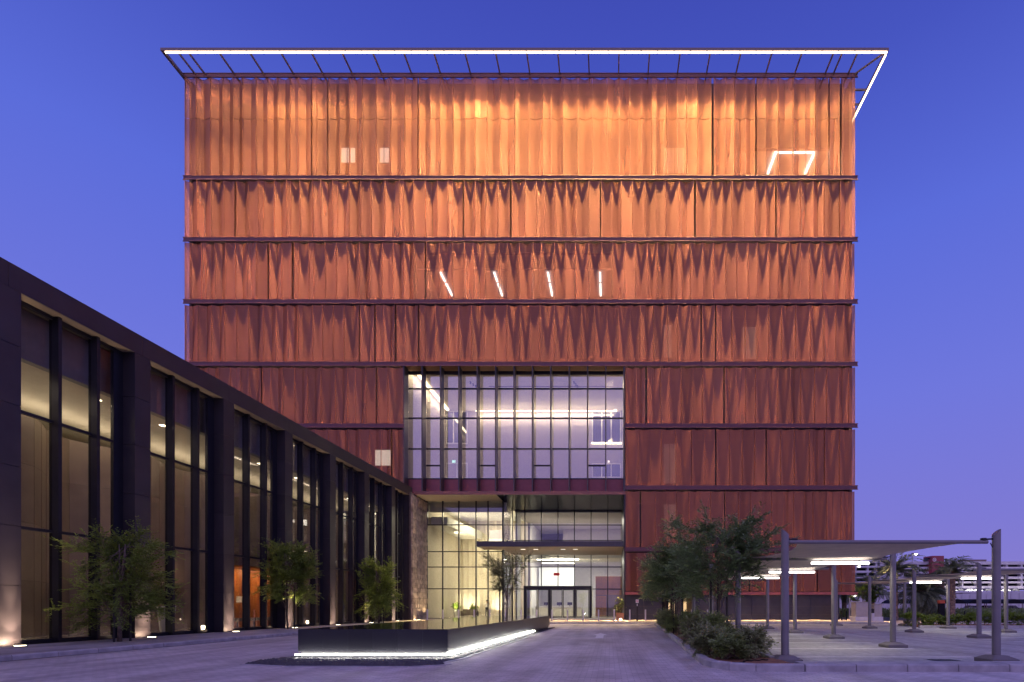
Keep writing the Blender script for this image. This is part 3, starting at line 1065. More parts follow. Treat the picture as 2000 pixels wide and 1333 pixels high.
# ================================================================ DARK GLASS HALL ON THE LEFT
hallb = thing('glass_hall', (hall_x(25), 25, 0), 'long low black clad building with tall glass bays beside the drive', 'building')
HZ, HEAD = 11.3, 10.58
def hp(Y, inn=0.0, z=0.0):
    """point on the hall front at distance Y, set back by inn"""
    return Vector((hall_x(Y) - inn, Y, z))
def hbox(s, Ya, Yb, i0, i1, z0, z1):
    """block in the hall's own skewed plan: i0 < i1 are set-backs from the front"""
    pts = [hp(Ya, i1), hp(Ya, i0), hp(Yb, i0), hp(Yb, i1)]
    s.prism([(p.x, p.y) for p in pts], z0, z1)
    return s
PIT = 4.155
pil0 = [15.17 - .62 + PIT * k for k in range(-4, 7)] + [42.7]
zj = [.125, 1.9, 3.65, 5.4, 7.2, 8.95, HEAD]
for Y in pil0:
    core = hbox(MB(), Y + .03, Y + .59, .03, .62, .125, HEAD).build('pillar', M['darkmetal'], hallb)
    for a, b in zip(zj, zj[1:]):
        hbox(MB(), Y, Y + .62, 0, .64, a + .008, b - .008).build('cladding_panel', M['blackclad'], core)
# parapet in panels
Ys = sorted(pil0)
par = hbox(MB(), Ys[0], 43.3, .03, .9, HEAD + .01, HZ - .01).build('parapet', M['darkmetal'], hallb)
for Y, Y2 in zip(Ys, Ys[1:]):
    hbox(MB(), Y + .31 + .006, Y2 + .31 - .006 if Y2 < 42 else 43.32, 0, .95, HEAD + .002, HZ).build('cladding_panel', M['blackclad'], par)
# side, back, roof
s = MB()
hbox(s, Ys[0], 43.3, .96, 12, HZ - .5, HZ - .1)
hbox(s, Ys[0], 43.3, 11.7, 12, .1, HZ - .51)
hbox(s, Ys[0], Ys[0] + .2, .96, 11.69, .1, HZ - .51)
hbox(s, 43.1, 43.3, .66, 11.69, .1, HZ - .51)
s.build('shell', M['core'], hallb)
# glazing: three panes per bay, three rows
GI = .46
for Y, Y2 in zip(Ys, Ys[1:]):
    a, b = Y + .62, Y2
    if b - a < 1: continue
    fr = MB()
    m1, m2 = a + (b - a) * .36, a + (b - a) * .70
    cols = [a + .05, m1, m2, b - .35]
    for m_ in (m1, m2):
        hbox(fr, m_ - .05, m_ + .05, GI - .22, GI + .08, .14, HEAD)
    hbox(fr, a, a + .06, GI - .05, GI + .08, .14, HEAD)
    hbox(fr, b - .35, b - .001, GI - .03, GI + .08, .14, HEAD)
    for z in (3.68, 7.2):
        for c, d in zip(cols, cols[1:]):
            hbox(fr, c + .05, d - .05, GI - .05, GI + .06, z - .045, z + .045)
    hbox(fr, a + .06, b - .35, GI - .05, GI + .06, .126, .26)
    hbox(fr, a + .06, b - .35, GI - .05, GI + .06, HEAD - .12, HEAD - .002)
    f = fr.build('bay_glazing', M['darkmetal'], hallb)
    for c, d in zip(cols, cols[1:]):
        for z0, z1 in ((.26, 3.635), (3.725, 7.155), (7.245, HEAD - .12)):
            hbox(MB(), c + .05, d - .05, GI - .008, GI + .008, z0, z1).build('pane', M['glass_low'], f)
    hbox(MB(), a, b, .02, .9, HEAD + .001 - .012, HEAD + .001).build('head_soffit', M['tansoffit'], hallb)
# inside: bulkhead, ceiling, floor
bk = MB()
hbox(bk, Ys[0] + .3, 43.0, .98, 1.25, 9.05, HZ - .52)
bk.build('bulkhead', mat('bulkhead_grey', (.30, .30, .31), rough=.8, var=.06), hallb)
hbox(MB(), Ys[0] + .3, 43.0, 1.251, 11.6, 9.2, 9.3).build('ceiling', M['cream'], hallb)
hbox(MB(), Ys[0] + .3, 43.0, .55, 11.6, .10, .155).build('floor', M['floor'], hallb)
# undulating leather wall in tall panels
def wave(Y):
    return 4.3 + .55 * math.sin(Y * 1.25 + .6) + .35 * math.sin(Y * .55 + 2)
Y = 2.0
pieces = []
while Y < 42.5:
    w = .62
    for z0, z1 in ((.155, 2.2), (2.21, 4.3), (4.31, 6.4), (6.41, 8.2)):
        s = MB()
        pa, pb = hp(Y + .006, wave(Y)), hp(Y + w - .006, wave(Y + w))
        s.prism([(pa.x - .06, pa.y), (pa.x, pa.y), (pb.x, pb.y), (pb.x - .06, pb.y)], z0, z1)
        o = s.build('wall_panel', M['brownwall'], hallb)
    Y += w
# cove light above the panels and lamps
for Yc in (9, 15, 21, 27, 33, 39):
    p = hp(Yc, 5.4, 8.35)
    box('cove_strip', M['cove'], hallb, p.x - .05, p.x + .05, Yc - 2.9, Yc + 2.9, 8.0, 8.06)
    area('cove_lamp', hallb, (p.x, Yc, 8.3), (.3, 5.4), 30, (1, .84, .64), (.25, 0, 1))
    q = hp(Yc, 2.6, 9.18)
    area('floor_lamp', hallb, (hp(Yc, 2.0).x, Yc, .5), (.5, 5), 22, (1, .84, .64), (-.1, 0, 1), 120)
    area('ceiling_lamp', hallb, (q.x, Yc, 9.15), (.5, 3), 45, (1, .84, .62), (-.2, 0, -1))
    for dy in (-1.4, 1.4):
        qq = hp(Yc + dy, 2.3, 0)
        box('downlight', M['down'], hallb, qq.x - .09, qq.x + .09, Yc + dy - .09, Yc + dy + .09, 9.18, 9.199)
for Yc in (13.0, 17.6, 21.3, 25.4, 29.6, 33.8, 38):
    p = hp(Yc, 3.0, .16)
    MB().lathe([(.07, 0), (.08, .16), (.05, .17)], p, 10).build('floor_uplight', M['uplens'], hallb)
    spot('uplight_lamp', hallb, (p.x - .1, Yc, .36), 46, (1, .84, .60), (-.32, .04, 1), 46, .7, .05)
# timber lined waiting corner
tw = hbox(MB(), 26.8, 31.5, 3.0, 3.1, .156, 3.3).build('timber_wall', M['core'], hallb)
Y = 26.8
while Y < 31.4:
    hbox(MB(), Y + .006, Y + .594, 2.95, 2.998, .16, 3.28).build('timber_board', M['wood'], tw)
    Y += .6
hbox(MB(), 26.3, 31.5, 1.7, 3.1, 3.31, 3.4).build('timber_ceiling', M['wood'], hallb)
for Yc in (27.4, 29.0, 30.6):
    p = hp(Yc, 2.2, 3.28)
    area('timber_lamp', hallb, (p.x, Yc, 3.27), (.3, .8), 34, (1, .70, .38), (-.35, 0, -1))
p = hp(27.7, 2.94, 1.75)
box('wall_plate', M['signwhite'], hallb, p.x, p.x + .01, 27.5, 27.92, 1.5, 1.82)

# ================================================================ PILLAR UPLIGHTS IN THE PAVEMENT
place = ['by the frame edge', 'behind the nearest pavement tree', 'left of the orange timber room', 'behind the second pavement tree',
         'between second and third pavement trees', 'behind the third pavement tree', 'right of the third pavement tree', 'beside the stone wall of the recess']
vis = [Y for Y in Ys if Y > 14][:8]
for k, Y in enumerate(vis):
    p = hp(Y + .34, -.30, .125)
    u = thing('ground_uplight', p, 'round pavement uplight at a black pillar foot, ' + place[k], 'ground light', 'uplights along the black pillars')
    MB().lathe([(.16, 0), (.16, .018), (.13, .02)], p, 20).build('rim', M['darkmetal'], u)
    MB().lathe([(.125, .019), (.125, .024)], p, 20).build('lens', M['uplens'], u)
    e = 120 if k else 170
    for pw, ang, lean in ((1.0, 150, -.62), (4.2, 62, -.22), (11, 18, -.14)):
        spot('uplight_lamp', u, p + Vector((0, 0, .04)), e * pw, (1, .70, .46), (lean, 0, 1), ang, 1.0, .05)
u = thing('ground_uplight', (XA(818, 43), 43.0, .12), 'warm pavement uplight at the base of the rough stone wall', 'ground light')
MB().lathe([(.14, 0), (.14, .02)], u.location, 16).build('rim', M['darkmetal'], u)
MB().lathe([(.11, .019), (.11, .026)], u.location, 16).build('lens', M['uplens'], u)
spot('uplight_lamp', u, u.location + Vector((.5, .6, .05)), 330, (1, .74, .42), (-.30, .35, 1), 80, .8, .05)
spot('uplight_lamp', u, (SX0 + .6, 45.3, .3), 170, (1, .74, .42), (-.30, 0, 1), 90, .8, .05)

# ================================================================ POOL
PF = 12.6                                  # front face
PXL, PXR = XA(582, PF), XA(874.5, PF)
PB = 30.1
PT_ = .72
def pool_x(x, Y): return x + DX * (Y - PF)
pool = thing('reflecting_pool', ((PXL + PXR) / 2, PF + 1, 0), 'raised black granite pool brimming with still water and underlit edges', 'pool')
corew = MB().prism([(PXL + .05, PF + .05), (PXR - .05, PF + .05), (pool_x(PXR - .05, PB - .05), PB - .05), (pool_x(PXL + .05, PB - .05), PB - .05)], 0, PT_ - .03)
corew.build('basin', M['granite'], pool)
n = 6
for k in range(n):
    a, b = PXL + (PXR - PXL) * k / n, PXL + (PXR - PXL) * (k + 1) / n
    box('granite_panel', M['granite'], pool, a + .0015, b - .0015, PF, PF + .045, .17, PT_)
n = 20
for side, x0 in ((1, PXR), (-1, PXL)):
    for k in range(n):
        ya, yb = PF + .046 + (PB - PF - .046) * k / n, PF + .046 + (PB - PF - .046) * (k + 1) / n
        xa_, xb_ = pool_x(x0, ya), pool_x(x0, yb)
        t = .045 * side
        pts = [(xa_ - t, ya + .0015), (xa_, ya + .0015), (xb_, yb - .0015), (xb_ - t, yb - .0015)]
        if side < 0: pts.reverse()
        MB().prism(pts, .17, PT_).build('granite_panel', M['granite'], pool)
MB().prism([(pool_x(PXL, PB), PB), (pool_x(PXR, PB), PB), (pool_x(PXR, PB), PB + .045), (pool_x(PXL, PB), PB + .045)], .17, PT_).build('granite_panel', M['granite'], pool)
MB().prism([(PXL + .006, PF + .006), (PXR - .006, PF + .006), (pool_x(PXR - .006, PB), PB), (pool_x(PXL + .006, PB), PB)], PT_ - .02, PT_ + .008).build('water_surface', M['water'], pool)
# light lines tucked under the granite
MB().box(PXL - .03, PXR + .03, PF - .065, PF - .03, .095, .122).build('light_strip', M['led_pool'], pool)
ye = 24.6
s = MB().prism([(PXR + .032, PF - .03), (PXR + .075, PF - .03), (pool_x(PXR + .075, ye), ye), (pool_x(PXR + .032, ye), ye)], .095, .122)
s.build('light_strip', M['led_pool'], pool)
# gravel bed with a pointed left end and flush edging
bed = [(XA(478, 11.4), 11.42), (XA(560, 11.0), 11.05), (XA(800, 11.0), 11.0), (XA(872, 11.35), 11.3), (PXR + .12, 11.75), (PXR + .28, 12.6),
       (pool_x(PXR + .30, 30.8), 30.8), (pool_x(PXL - .3, 30.8), 30.8), (PXL - .3, 15), (XA(560, 12.6), 13.0), (XA(515, 12.2), 12.2)]
struct(MB().prism(bed, -.01, .012).build('gravel_ground', M['gravel']))
gv = MB()
rg = random.Random(21)
def inside(p, poly):
    c = False
    for (x1, y1), (x2, y2) in zip(poly, poly[1:] + poly[:1]):
        if (y1 > p[1]) != (y2 > p[1]) and p[0] < (x2 - x1) * (p[1] - y1) / (y2 - y1) + x1:
            c = not c
    return c
def pebble(s, x, y, z, r):
    n0 = len(s.v)
    a0 = rg.uniform(0, 3)
    for k in range(5):
        a = a0 + 2 * math.pi * k / 5
        s.v.append((x + r * math.cos(a) * rg.uniform(.8, 1.2), y + r * math.sin(a) * rg.uniform(.8, 1.2), z))
    s.v.append((x + rg.uniform(-.3, .3) * r, y + rg.uniform(-.3, .3) * r, z + r * rg.uniform(.6, 1.1)))
    for k in range(5):
        s.f.append((n0 + k, n0 + (k + 1) % 5, n0 + 5)); s.mi.append(0)
cnt = 0
while cnt < 6500:
    y = 10.95 + 4.0 * rg.random() ** 2
    x = rg.uniform(XA(470, 11.4), PXR + .3)
    if inside((x, y), bed) and not (PXL < x < PXR and y > PF):
        pebble(gv, x, y, .008, rg.uniform(.018, .045)); cnt += 1
for _ in range(1500):
    y = rg.uniform(13, 30.6)
    pebble(gv, pool_x(PXR, y) + rg.uniform(.05, .28), y, .008, rg.uniform(.02, .045))
g_o = gv.build('gravel', M['gravel'])
tag(g_o, 'dark gravel bed round the foot of the granite pool', 'gravel', kind='stuff')
ring = struct(MB().box(PXL, PXL + .1, 10.7, 10.72, -.01, .004).build('edging', M['kerb']))
for (a, b) in zip(bed[:6], bed[1:7]):
    va, vb = Vector((*a, 0)), Vector((*b, 0))
    d = (vb - va)
    nrm = Vector((d.y, -d.x, 0)).normalized() * .14
    n = max(1, round(d.length / 1.0))
    for k in range(n):
        p, q = va + d * (k + .008) / n, va + d * (k + 1 - .008) / n
        MB().prism([(p.x + nrm.x, p.y + nrm.y), (q.x + nrm.x, q.y + nrm.y), (q.x, q.y), (p.x, p.y)], -.01, .012).build('edging_stone', M['kerb'], ring)

# ================================================================ PLANTS
def leaf(s, p, d, up, l, w):
    side = d.cross(up)
    if side.length < 1e-4: side = d.orthogonal()
    side.normalize()
    a = p
    m = p + d * l * .5
    s.quad(a, m + side * w * .5, p + d * l, m - side * w * .5)

def spray(s, rnd, p, d, length, n, l, w, droop=.25):
    """one twig with small leaves along both sides"""
    d = d.normalized()
    pos = Vector(p)
    step = length / n
    for k in range(n):
        d = (d + Vector((rnd.uniform(-.12, .12), rnd.uniform(-.12, .12), -droop / n + rnd.uniform(-.08, .08)))).normalized()
        pos = pos + d * step
        sd = d.cross(Vector((0, 0, 1)))
        if sd.length < 1e-3: sd = Vector((1, 0, 0))
        sd.normalize()
        for sg in (-1, 1):
            ld = (d * .55 + sd * sg * rnd.uniform(.6, 1) + Vector((0, 0, rnd.uniform(-.35, .45)))).normalized()
            up = Vector((rnd.uniform(-.6, .6), rnd.uniform(-.6, .6), 1))
            leaf(s, pos, ld, up, l * 1.35 * rnd.uniform(.7, 1.3), w * 1.5 * rnd.uniform(.7, 1.3))

def tree(name, base, H, rx, ry, z_low, label, cat, group, lm, seed, stems=1, limbs=26, sprays=15, ll=.09, lw=.035, stakes=0, splay=.12, sl=.5, trunk_r=.05, shape='dome', nl=9, clumps=None):
    rnd = random.Random(seed)
    base = Vector(base)
    t = thing(name, base, label, cat, group)
    tr, cr = MB(), MB()
    tops = []
    for k in range(stems):
        a = rnd.uniform(0, 6.28)
        lean = Vector((math.cos(a), math.sin(a), 0)) * (splay if stems > 1 else splay * .4)
        pts = [base + Vector((lean.x * .35 * (stems > 1), lean.y * .35 * (stems > 1), -.02))]
        for q in range(1, 6):
            h = H * .86 * q / 5
            pts.append(base + lean * (h * .55) + Vector((rnd.uniform(-.04, .04), rnd.uniform(-.04, .04), h)))
        rs = [trunk_r * (1 - .15 * q) for q in range(6)]
        tr.tube(pts, rs, 7)
        tops.append(pts)
    cl = clumps or []
    for k in range(limbs):
        st = tops[k % stems]
        u = rnd.uniform(max(.02, z_low * .7), .98)
        i = min(4, int(u * 5))
        p0 = st[i].lerp(st[i + 1], u * 5 - i)
        # aim inside an uneven crown
        az = rnd.uniform(0, 6.28)
        zt_ = z_low + (1 - z_low) * (rnd.random() ** .85)
        if shape == 'dome':
            prof = math.sqrt(max(.05, 1 - ((zt_ - .45 - z_low * .3) / .62) ** 2))
        elif shape == 'fan':
            prof = .45 + .6 * zt_
        else:
            prof = .6 + .4 * math.sin(zt_ * 9 + seed)
        rr_ = prof * rnd.uniform(.55, 1.08)
        tip = base + Vector((math.cos(az) * rx * rr_, math.sin(az) * ry * rr_, H * (zt_ * .96 + .02)))
        mid = p0.lerp(tip, .5) + Vector((0, 0, .10 * (tip - p0).length))
        r0 = trunk_r * .24
        tr.tube([p0, mid, tip], [r0, r0 * .6, r0 * .2], 5, False)
        for j in range(sprays):
            v = rnd.uniform(.25, 1.0) ** .8
            p = p0.lerp(mid, v * 2) if v < .5 else mid.lerp(tip, v * 2 - 1)
            d = (tip - p0).normalized() * .8 + Vector((rnd.uniform(-1, 1), rnd.uniform(-1, 1), rnd.uniform(-.35, .65)))
            spray(cr, rnd, p, d, sl * rnd.uniform(.6, 1.25), nl, ll, lw)
    tr.build('trunk', M['bark'], t, smooth=True)
    cr.build('crown', lm, t)
    for k in range(stakes):
        a = 6.28 * k / stakes + rnd.uniform(0, 1)
        q = base + Vector((math.cos(a) * .28, math.sin(a) * .28, 0))
        MB().tube([q - Vector((0, 0, .02)), q + Vector((0, 0, H * .5))], .03, 7).build('stake', M['stake'], t)
    return t

tree('tree', (XA(232, 16.9), 16.9, .12), 3.75, 1.75, 1.3, .03, 'wide bushy olive green tree on the pavement, nearest of the row by the black hall', 'tree', 'trees on the pavement by the black hall', M['leaf_a'], 31, stems=3, limbs=60, sprays=26, ll=.062, lw=.026, stakes=3, splay=.10, sl=.46)
tree('tree', (XA(563, 26.4), 26.4, .12), 4.5, 1.45, 1.3, .30, 'round headed pavement tree with bare trunk and stakes beside the orange lit room', 'tree', 'trees on the pavement by the black hall', M['leaf_a'], 42, stems=2, limbs=56, sprays=24, ll=.075, lw=.03, stakes=3, splay=.06, sl=.5)
tree('tree', (XA(740, 35.2), 35.2, .12), 4.3, 1.6, 1.5, .03, 'narrow leafy pavement tree furthest along the black hall, partly behind the pool', 'tree', 'trees on the pavement by the black hall', M['leaf_a'], 53, stems=3, limbs=56, sprays=24, ll=.085, lw=.034, stakes=2, splay=.08, sl=.5)
tree('tree', (XA(990, 20.2), 20.2, PT_), 2.65, .92, .85, .42, 'thin feathery young tree standing in the pool before the lit lobby', 'tree', None, M['leaf_dry'], 64, stems=1, limbs=40, sprays=17, ll=.058, lw=.013, stakes=2, splay=.05, sl=.36, trunk_r=.035, shape='fan')

# island bed on the right of the drive, kerb stones all round
isl = [(2.95, 10.24), (3.82, 10.22), (3.82, 11.8), (4.66, 36.5), (3.25, 36.5), (3.22, 36.0), (2.16, 11.3), (2.25, 10.83), (2.5, 10.46)]
struct(MB().prism(isl, -.01, .10).build('planting_bed', M['soil']))
ik = struct(MB().box(3.9, 3.95, 36.4, 36.5, 0, .1).build('kerb', M['kerb']))
def kerb_poly(parent, pts, w, z):
    for a, b in zip(pts, pts[1:]):
        kerb_run(parent, a, b, w, z, 1.0)
kerb_poly(ik, [(3.15, 36.6), (3.12, 36.0), (2.05, 11.3), (2.14, 10.75), (2.42, 10.35), (2.9, 10.12), (3.85, 10.08)], .16, .15)
kerb_poly(ik, [(3.85, 11.8), (4.72, 36.6)], .15, .13)
rk = struct(MB().box(23.9, 23.99, 10.2, 10.4, 0, .1).build('kerb', M['kerb']))
kerb_run(rk, (3.86, 10.08), (24, 10.08), .60, .15, 1.0)
sheet('kerb_verge', M['kerb'], 3.87, 24, 10.69, 10.80, .02)

isl_trees = [((3.6, 16.8), 4.1, 2.05, 'dense dark tree on the planted island, nearest and widest of its clump', 71),
             ((2.95, 21.6), 4.0, 1.5, 'dark tree on the planted island just behind its widest neighbour', 72),
             ((3.35, 25.5), 4.2, 1.55, 'dark tree in the middle of the planted island row', 73),
             ((3.4, 30.0), 4.2, 1.7, 'dark tree at the left of the island clump with low spreading branches', 74),
             ((3.9, 34.5), 4.2, 1.6, 'dark island tree nearest the entrance forecourt, mostly hidden by others', 75)]
for (x, y), h, w, lab, sd in isl_trees:
    tree('tree', (x, y, .10), h, w, w * .9, .38, lab, 'tree', 'trees on the planted island', M['leaf_b'], sd, stems=2, limbs=48, sprays=22, ll=.085, lw=.034, stakes=3, splay=.07, sl=.55, trunk_r=.055)

# low shrubs on the island
rsb = random.Random(91)
where = ['at the near tip of the island bed', 'on the kerb side near the island tip', 'near the first shade post on the island', 'on the island just behind the near tip',
         'beneath the widest island tree', 'on the drive side under the widest island tree', 'on the parking side of the widest island tree', 'on the drive side of the island, second tree along',
         'between the second and third island trees', 'on the drive side by the third island tree', 'by the stakes of the third island tree', 'between the third and fourth island trees',
         'on the drive side by the fourth island tree', 'near the far nose of the island', 'at the far nose of the island by the kerb', 'on the parking side of the far nose']
spots = [(2.75, 11.5), (2.45, 12.4), (3.35, 12.0), (2.95, 13.1), (3.0, 14.6), (2.6, 15.6), (3.45, 15.9), (2.75, 17.6), (3.2, 19.6), (2.8, 21.8), (3.4, 23.8), (3.0, 26.0), (3.2, 28.6), (3.3, 31.0), (3.45, 33.8), (3.8, 35.2)]
for (x, y), w in zip(spots, where):
    h = rsb.uniform(.75, 1.0) if y > 13.5 else rsb.uniform(.5, .7)
    tree('shrub', (x, y, .10), h, rsb.uniform(.36, .5), rsb.uniform(.36, .5), .02, 'small leafy green shrub ' + w, 'shrub', 'shrubs on the planted island', M[rsb.choice(('leaf_c', 'leaf_e', 'leaf_c'))], rsb.randint(1, 9999),
         stems=5, limbs=32, sprays=12, ll=.05, lw=.022, splay=.6, sl=.20, trunk_r=.014, nl=7)
dh = MB()
pts = [Vector((2.35 + .25 * math.sin(k * .7) * 0 + k * .04, 10.75 + .06 * math.sin(k * 1.3) + (.02 * k if k > 12 else 0), .115)) for k in range(30)]
dh.tube(pts, .012, 6)
tag(dh.build('drip_hose', M['blackpaint']), 'thin black irrigation hose lying on the soil at the island tip', 'hose')

# ================================================================ SHADE CANOPIES OVER THE PARKING
POSTR, PZ, BZ = .088, 3.0, 2.775
def shade(name, x0, x1, rows, label, lights, left_skip=()):
    t = thing(name, ((x0 + x1) / 2, rows[0], 0), label, 'shade canopy', 'shade canopies over the parking')
    for k, Y in enumerate(rows):
        for x, hi in ((x0, -1), (x1, 1)):
            s = MB()
            n = 16
            b0 = len(s.v)
            for i in range(n):
                a = 2 * math.pi * i / n
                cx, cy = x + POSTR * math.cos(a), Y + POSTR * math.sin(a)
                s.v.append((cx, cy, .14))
            for i in range(n):
                a = 2 * math.pi * i / n
                s.v.append((x + POSTR * math.cos(a), Y + POSTR * math.sin(a), PZ + hi * math.cos(a) * .075))
            for i in range(n):
                j = (i + 1) % n
                s.f.append((b0 + i, b0 + j, b0 + n + j, b0 + n + i)); s.mi.append(0)
            s.f.append(tuple(b0 + n + i for i in range(n))); s.mi.append(0)
            p = s.build('post', M['post'], t)
            w0, w1 = .30, .15
            b = MB()
            q0 = [(x - w0, Y - w0), (x + w0, Y - w0), (x + w0, Y + w0), (x - w0, Y + w0)]
            q1 = [(x - w1, Y - w1), (x + w1, Y - w1), (x + w1, Y + w1), (x - w1, Y + w1)]
            b.prism(q0, 0, .09)
            for i in range(4):
                j = (i + 1) % 4
                b.quad((*q0[i], .0905), (*q0[j], .0905), (*q1[j], .17), (*q1[i], .17))
            b.quad(*[(*c, .17) for c in q1])
            b.build('base_block', M['block'], p)
        MB().tube([(x0 + POSTR, Y, BZ), (x1 - POSTR - .12, Y, BZ)], .045, 10).build('beam', M['post'], t)
        sh = MB()
        sh.tube([(x1 - POSTR - .2, Y, BZ + .06), (x1 - POSTR, Y, BZ + .07)], .02, 6).box(x1 - .34, x1 - .26, Y - .05, Y + .05, BZ + .045, BZ + .09)
        sh.tube([(x0 + POSTR + .2, Y, BZ + .06), (x0 + POSTR, Y, BZ + .07)], .02, 6)
        sh.build('tension_bracket', M['darkmetal'], t)
        cb = [Vector((x1 - .14, Y, BZ - .02)) + Vector((.05 * math.sin(u_ * 3.1) + .06 * u_, 0, -.16 * math.sin(u_ * 3.14) + .06 * u_)) for u_ in (0, .2, .4, .6, .8, 1)]
        MB().tube(cb, .010, 5).build('cable', M['blackpaint'], t)
        if k in lights:
            a, b = x0 + 2.3, x0 + 4.1
            MB().tube([(a, Y - .02, BZ - .13), (b, Y - .02, BZ - .13)], .040, 10).build('tube_light', M['led_cool'], t)
            c_ = MB()
            for xx in (a + .3, b - .3):
                c_.box(xx - .02, xx + .02, Y - .03, Y + .03, BZ - .08, BZ - .04)
            c_.build('light_clip', M['darkmetal'], t)
            area('tube_lamp', t, ((a + b) / 2, Y, BZ - .20), (1.7, .08), 34, (1, .93, .84), (0, 0, -1))
            area('tube_glow', t, ((a + b) / 2, Y - .12, BZ - .12), (1.7, .06), 9, (1, .93, .84), (0, -.3, 1))
    for Ya, Yb in zip(rows, rows[1:]):
        s = MB()
        nu, nv = 14, 8
        b0 = len(s.v)
        for i in range(nu + 1):
            u = i / nu
            Y = Ya + (Yb - Ya) * u
            cut = .62 * math.sin(math.pi * u) ** .7
            for j in range(nv + 1):
                v = j / nv
                xa_, xb_ = x0 + .15 + cut, x1 - .30 - cut
                x = xa_ + (xb_ - xa_) * v
                sag = -.07 * math.sin(math.pi * u) * (1 - .5 * math.cos(6.283 * v))
                s.v.append((x, Y, BZ + .03 + sag))
        for i in range(nu):
            for j in range(nv):
                a = b0 + i * (nv + 1) + j
                s.f.append((a, a + 1, a + nv + 2, a + nv + 1)); s.mi.append(0)
        o = s.build('fabric', M['fabric'], t, smooth=True)
        so = o.modifiers.new('thick', 'SOLIDIFY')
        so.thickness = .008
    return t
shade('shade_canopy', 4.05, 8.92, [11.8, 16.1, 20.35, 24.6, 28.85], 'grey post shade canopy nearest the camera on the right, beside the planted island', (1, 2, 3))
shade('shade_canopy', 14.95, 19.45, [20.7, 25.1, 29.4, 33.7], 'further grey post shade canopy at the right edge with tan cloth', (1, 2))

# ================================================================ FORECOURT FURNITURE
bpx = [834.5, 865, 895.5, 926, 956.5, 987, 1017.5, 1048, 1078, 1108.5, 1139, 1169, 1199.5, 1230, 1260.5, 1291, 1321, 1351, 1382]
place = ['before the stone wall corner', 'before the left lobby pane', 'before the white pot in the lobby', 'before the lobby sofa', 'by the person in the lobby', 'at the pool tree trunk',
         'right of the pool tree trunk', 'before the left door', 'just right of the pool end', 'before the middle doors', 'before the right door', 'before the timber pod', 'by the potted plant outside',
         'left of the dark sign post', 'right of the dark sign post', 'beside the far island nose', 'before the lit side door', 'right of the lit side door', 'behind the island tree stakes']
B0 = None
for px, w in zip(bpx, place):
    Y = 39.4
    x = XA(px, Y)
    if B0 is None:
        B0 = thing('bollard', (x, Y, .12), '', 'bollard', 'steel bollards along the forecourt')
        MB().lathe([(.055, 0), (.055, .88), (.045, .90)], (x, Y, .12), 14).build('shaft', M['bollard'], B0)
        MB().lathe([(.085, 0), (.085, .015)], (x, Y, .12), 14).build('base_ring', M['bollard'], B0)
        b = B0
    else:
        b = copy_tree(B0)
        b.location = (x, Y, .12)
    b['label'] = 'slim pale steel bollard on the forecourt ' + w

sp = thing('sign_post', (XA(1244.5, 40.2), 40.2, .12), 'slim dark post with a small red and white sign on the forecourt', 'sign')
px0 = sp.location
MB().box(px0.x - .07, px0.x + .07, 40.17, 40.23, .12, 1.82).build('post', M['darkmetal'], sp)
s = MB().box(px0.x - .11, px0.x + .11, 40.15, 40.169, 1.55, 1.80)
bd = s.build('sign_plate', M['signwhite'], sp)
rg_ = MB()
nn = 20
for i in range(nn):
    a, b = 6.2832 * i / nn, 6.2832 * (i + 1) / nn
    P = [Vector((px0.x + r * math.cos(t), 40.147, 1.685 + r * math.sin(t))) for r, t in ((.085, a), (.085, b), (.055, b), (.055, a))]
    rg_.quad(*P)
rg_.quad((px0.x - .06, 40.146, 1.73), (px0.x - .04, 40.146, 1.745), (px0.x + .06, 40.146, 1.64), (px0.x + .04, 40.146, 1.625))
rg_.build('red_ring', M['signred'], bd)
MB().box(px0.x - .03, px0.x - .005, 40.166, 40.169, 1.3, 1.48).box(px0.x + .005, px0.x + .03, 40.166, 40.169, 1.3, 1.48).build('white_mark', M['signwhite'], sp)

def potted(loc, label, hp_, rp, hpl, rpl, lm, seed, boxy=False, group=None):
    t = thing('potted_plant', loc, label, 'potted plant', group)
    loc = Vector(loc)
    if boxy:
        MB().box(loc.x - rp, loc.x + rp, loc.y - rp, loc.y + rp, loc.z, loc.z + hp_).build('box_planter', M['terracotta'], t, bevel=.01)
    else:
        MB().lathe([(rp * .62, 0), (rp, hp_ * .97), (rp * 1.02, hp_), (rp * .85, hp_ - .02)], loc, 18).build('pot', M['pot'], t, smooth=False)
    rnd = random.Random(seed)
    s, tr = MB(), MB()
    for k in range(42):
        p = loc + Vector((rnd.uniform(-.4, .4) * rp, rnd.uniform(-.4, .4) * rp, hp_ - .03))
        a = rnd.uniform(0, 6.28)
        e = rnd.uniform(.25, 1)
        tip = loc + Vector((math.cos(a) * rpl * (1.1 - e * .6), math.sin(a) * rpl * (1.1 - e * .6), hp_ + hpl * e))
        tr.tube([p, p.lerp(tip, .5) + Vector((0, 0, .05)), tip], .008, 4, False)
        for j in range(6):
            q = p.lerp(tip, rnd.uniform(.4, 1))
            d = Vector((rnd.uniform(-1, 1), rnd.uniform(-1, 1), rnd.uniform(-.3, .7))).normalized()
            leaf(s, q, d, Vector((rnd.uniform(-1, 1), 0, 1)), .24, .11)
    tr.build('stem', M['bark'], t)
    s.build('foliage', lm, t)
    return t
potted((XA(890.5, 52), 52, .165), 'tall white tapered pot with a round green plant, left of the lobby sofa', .75, .28, .75, .6, M['leaf_d'], 5, group='lobby pot plants')
potted((XA(926, 55), 55, .165), 'white pot with a leafy green plant, behind the right of the lobby sofa', .6, .26, .75, .55, M['leaf_d'], 6, group='lobby pot plants')
potted((XA(1211, 43.6), 43.6, .16), 'green plant in a terracotta box on the step beside the dark base wall', .55, .32, 1.35, .5, M['leaf_c'], 7, True)
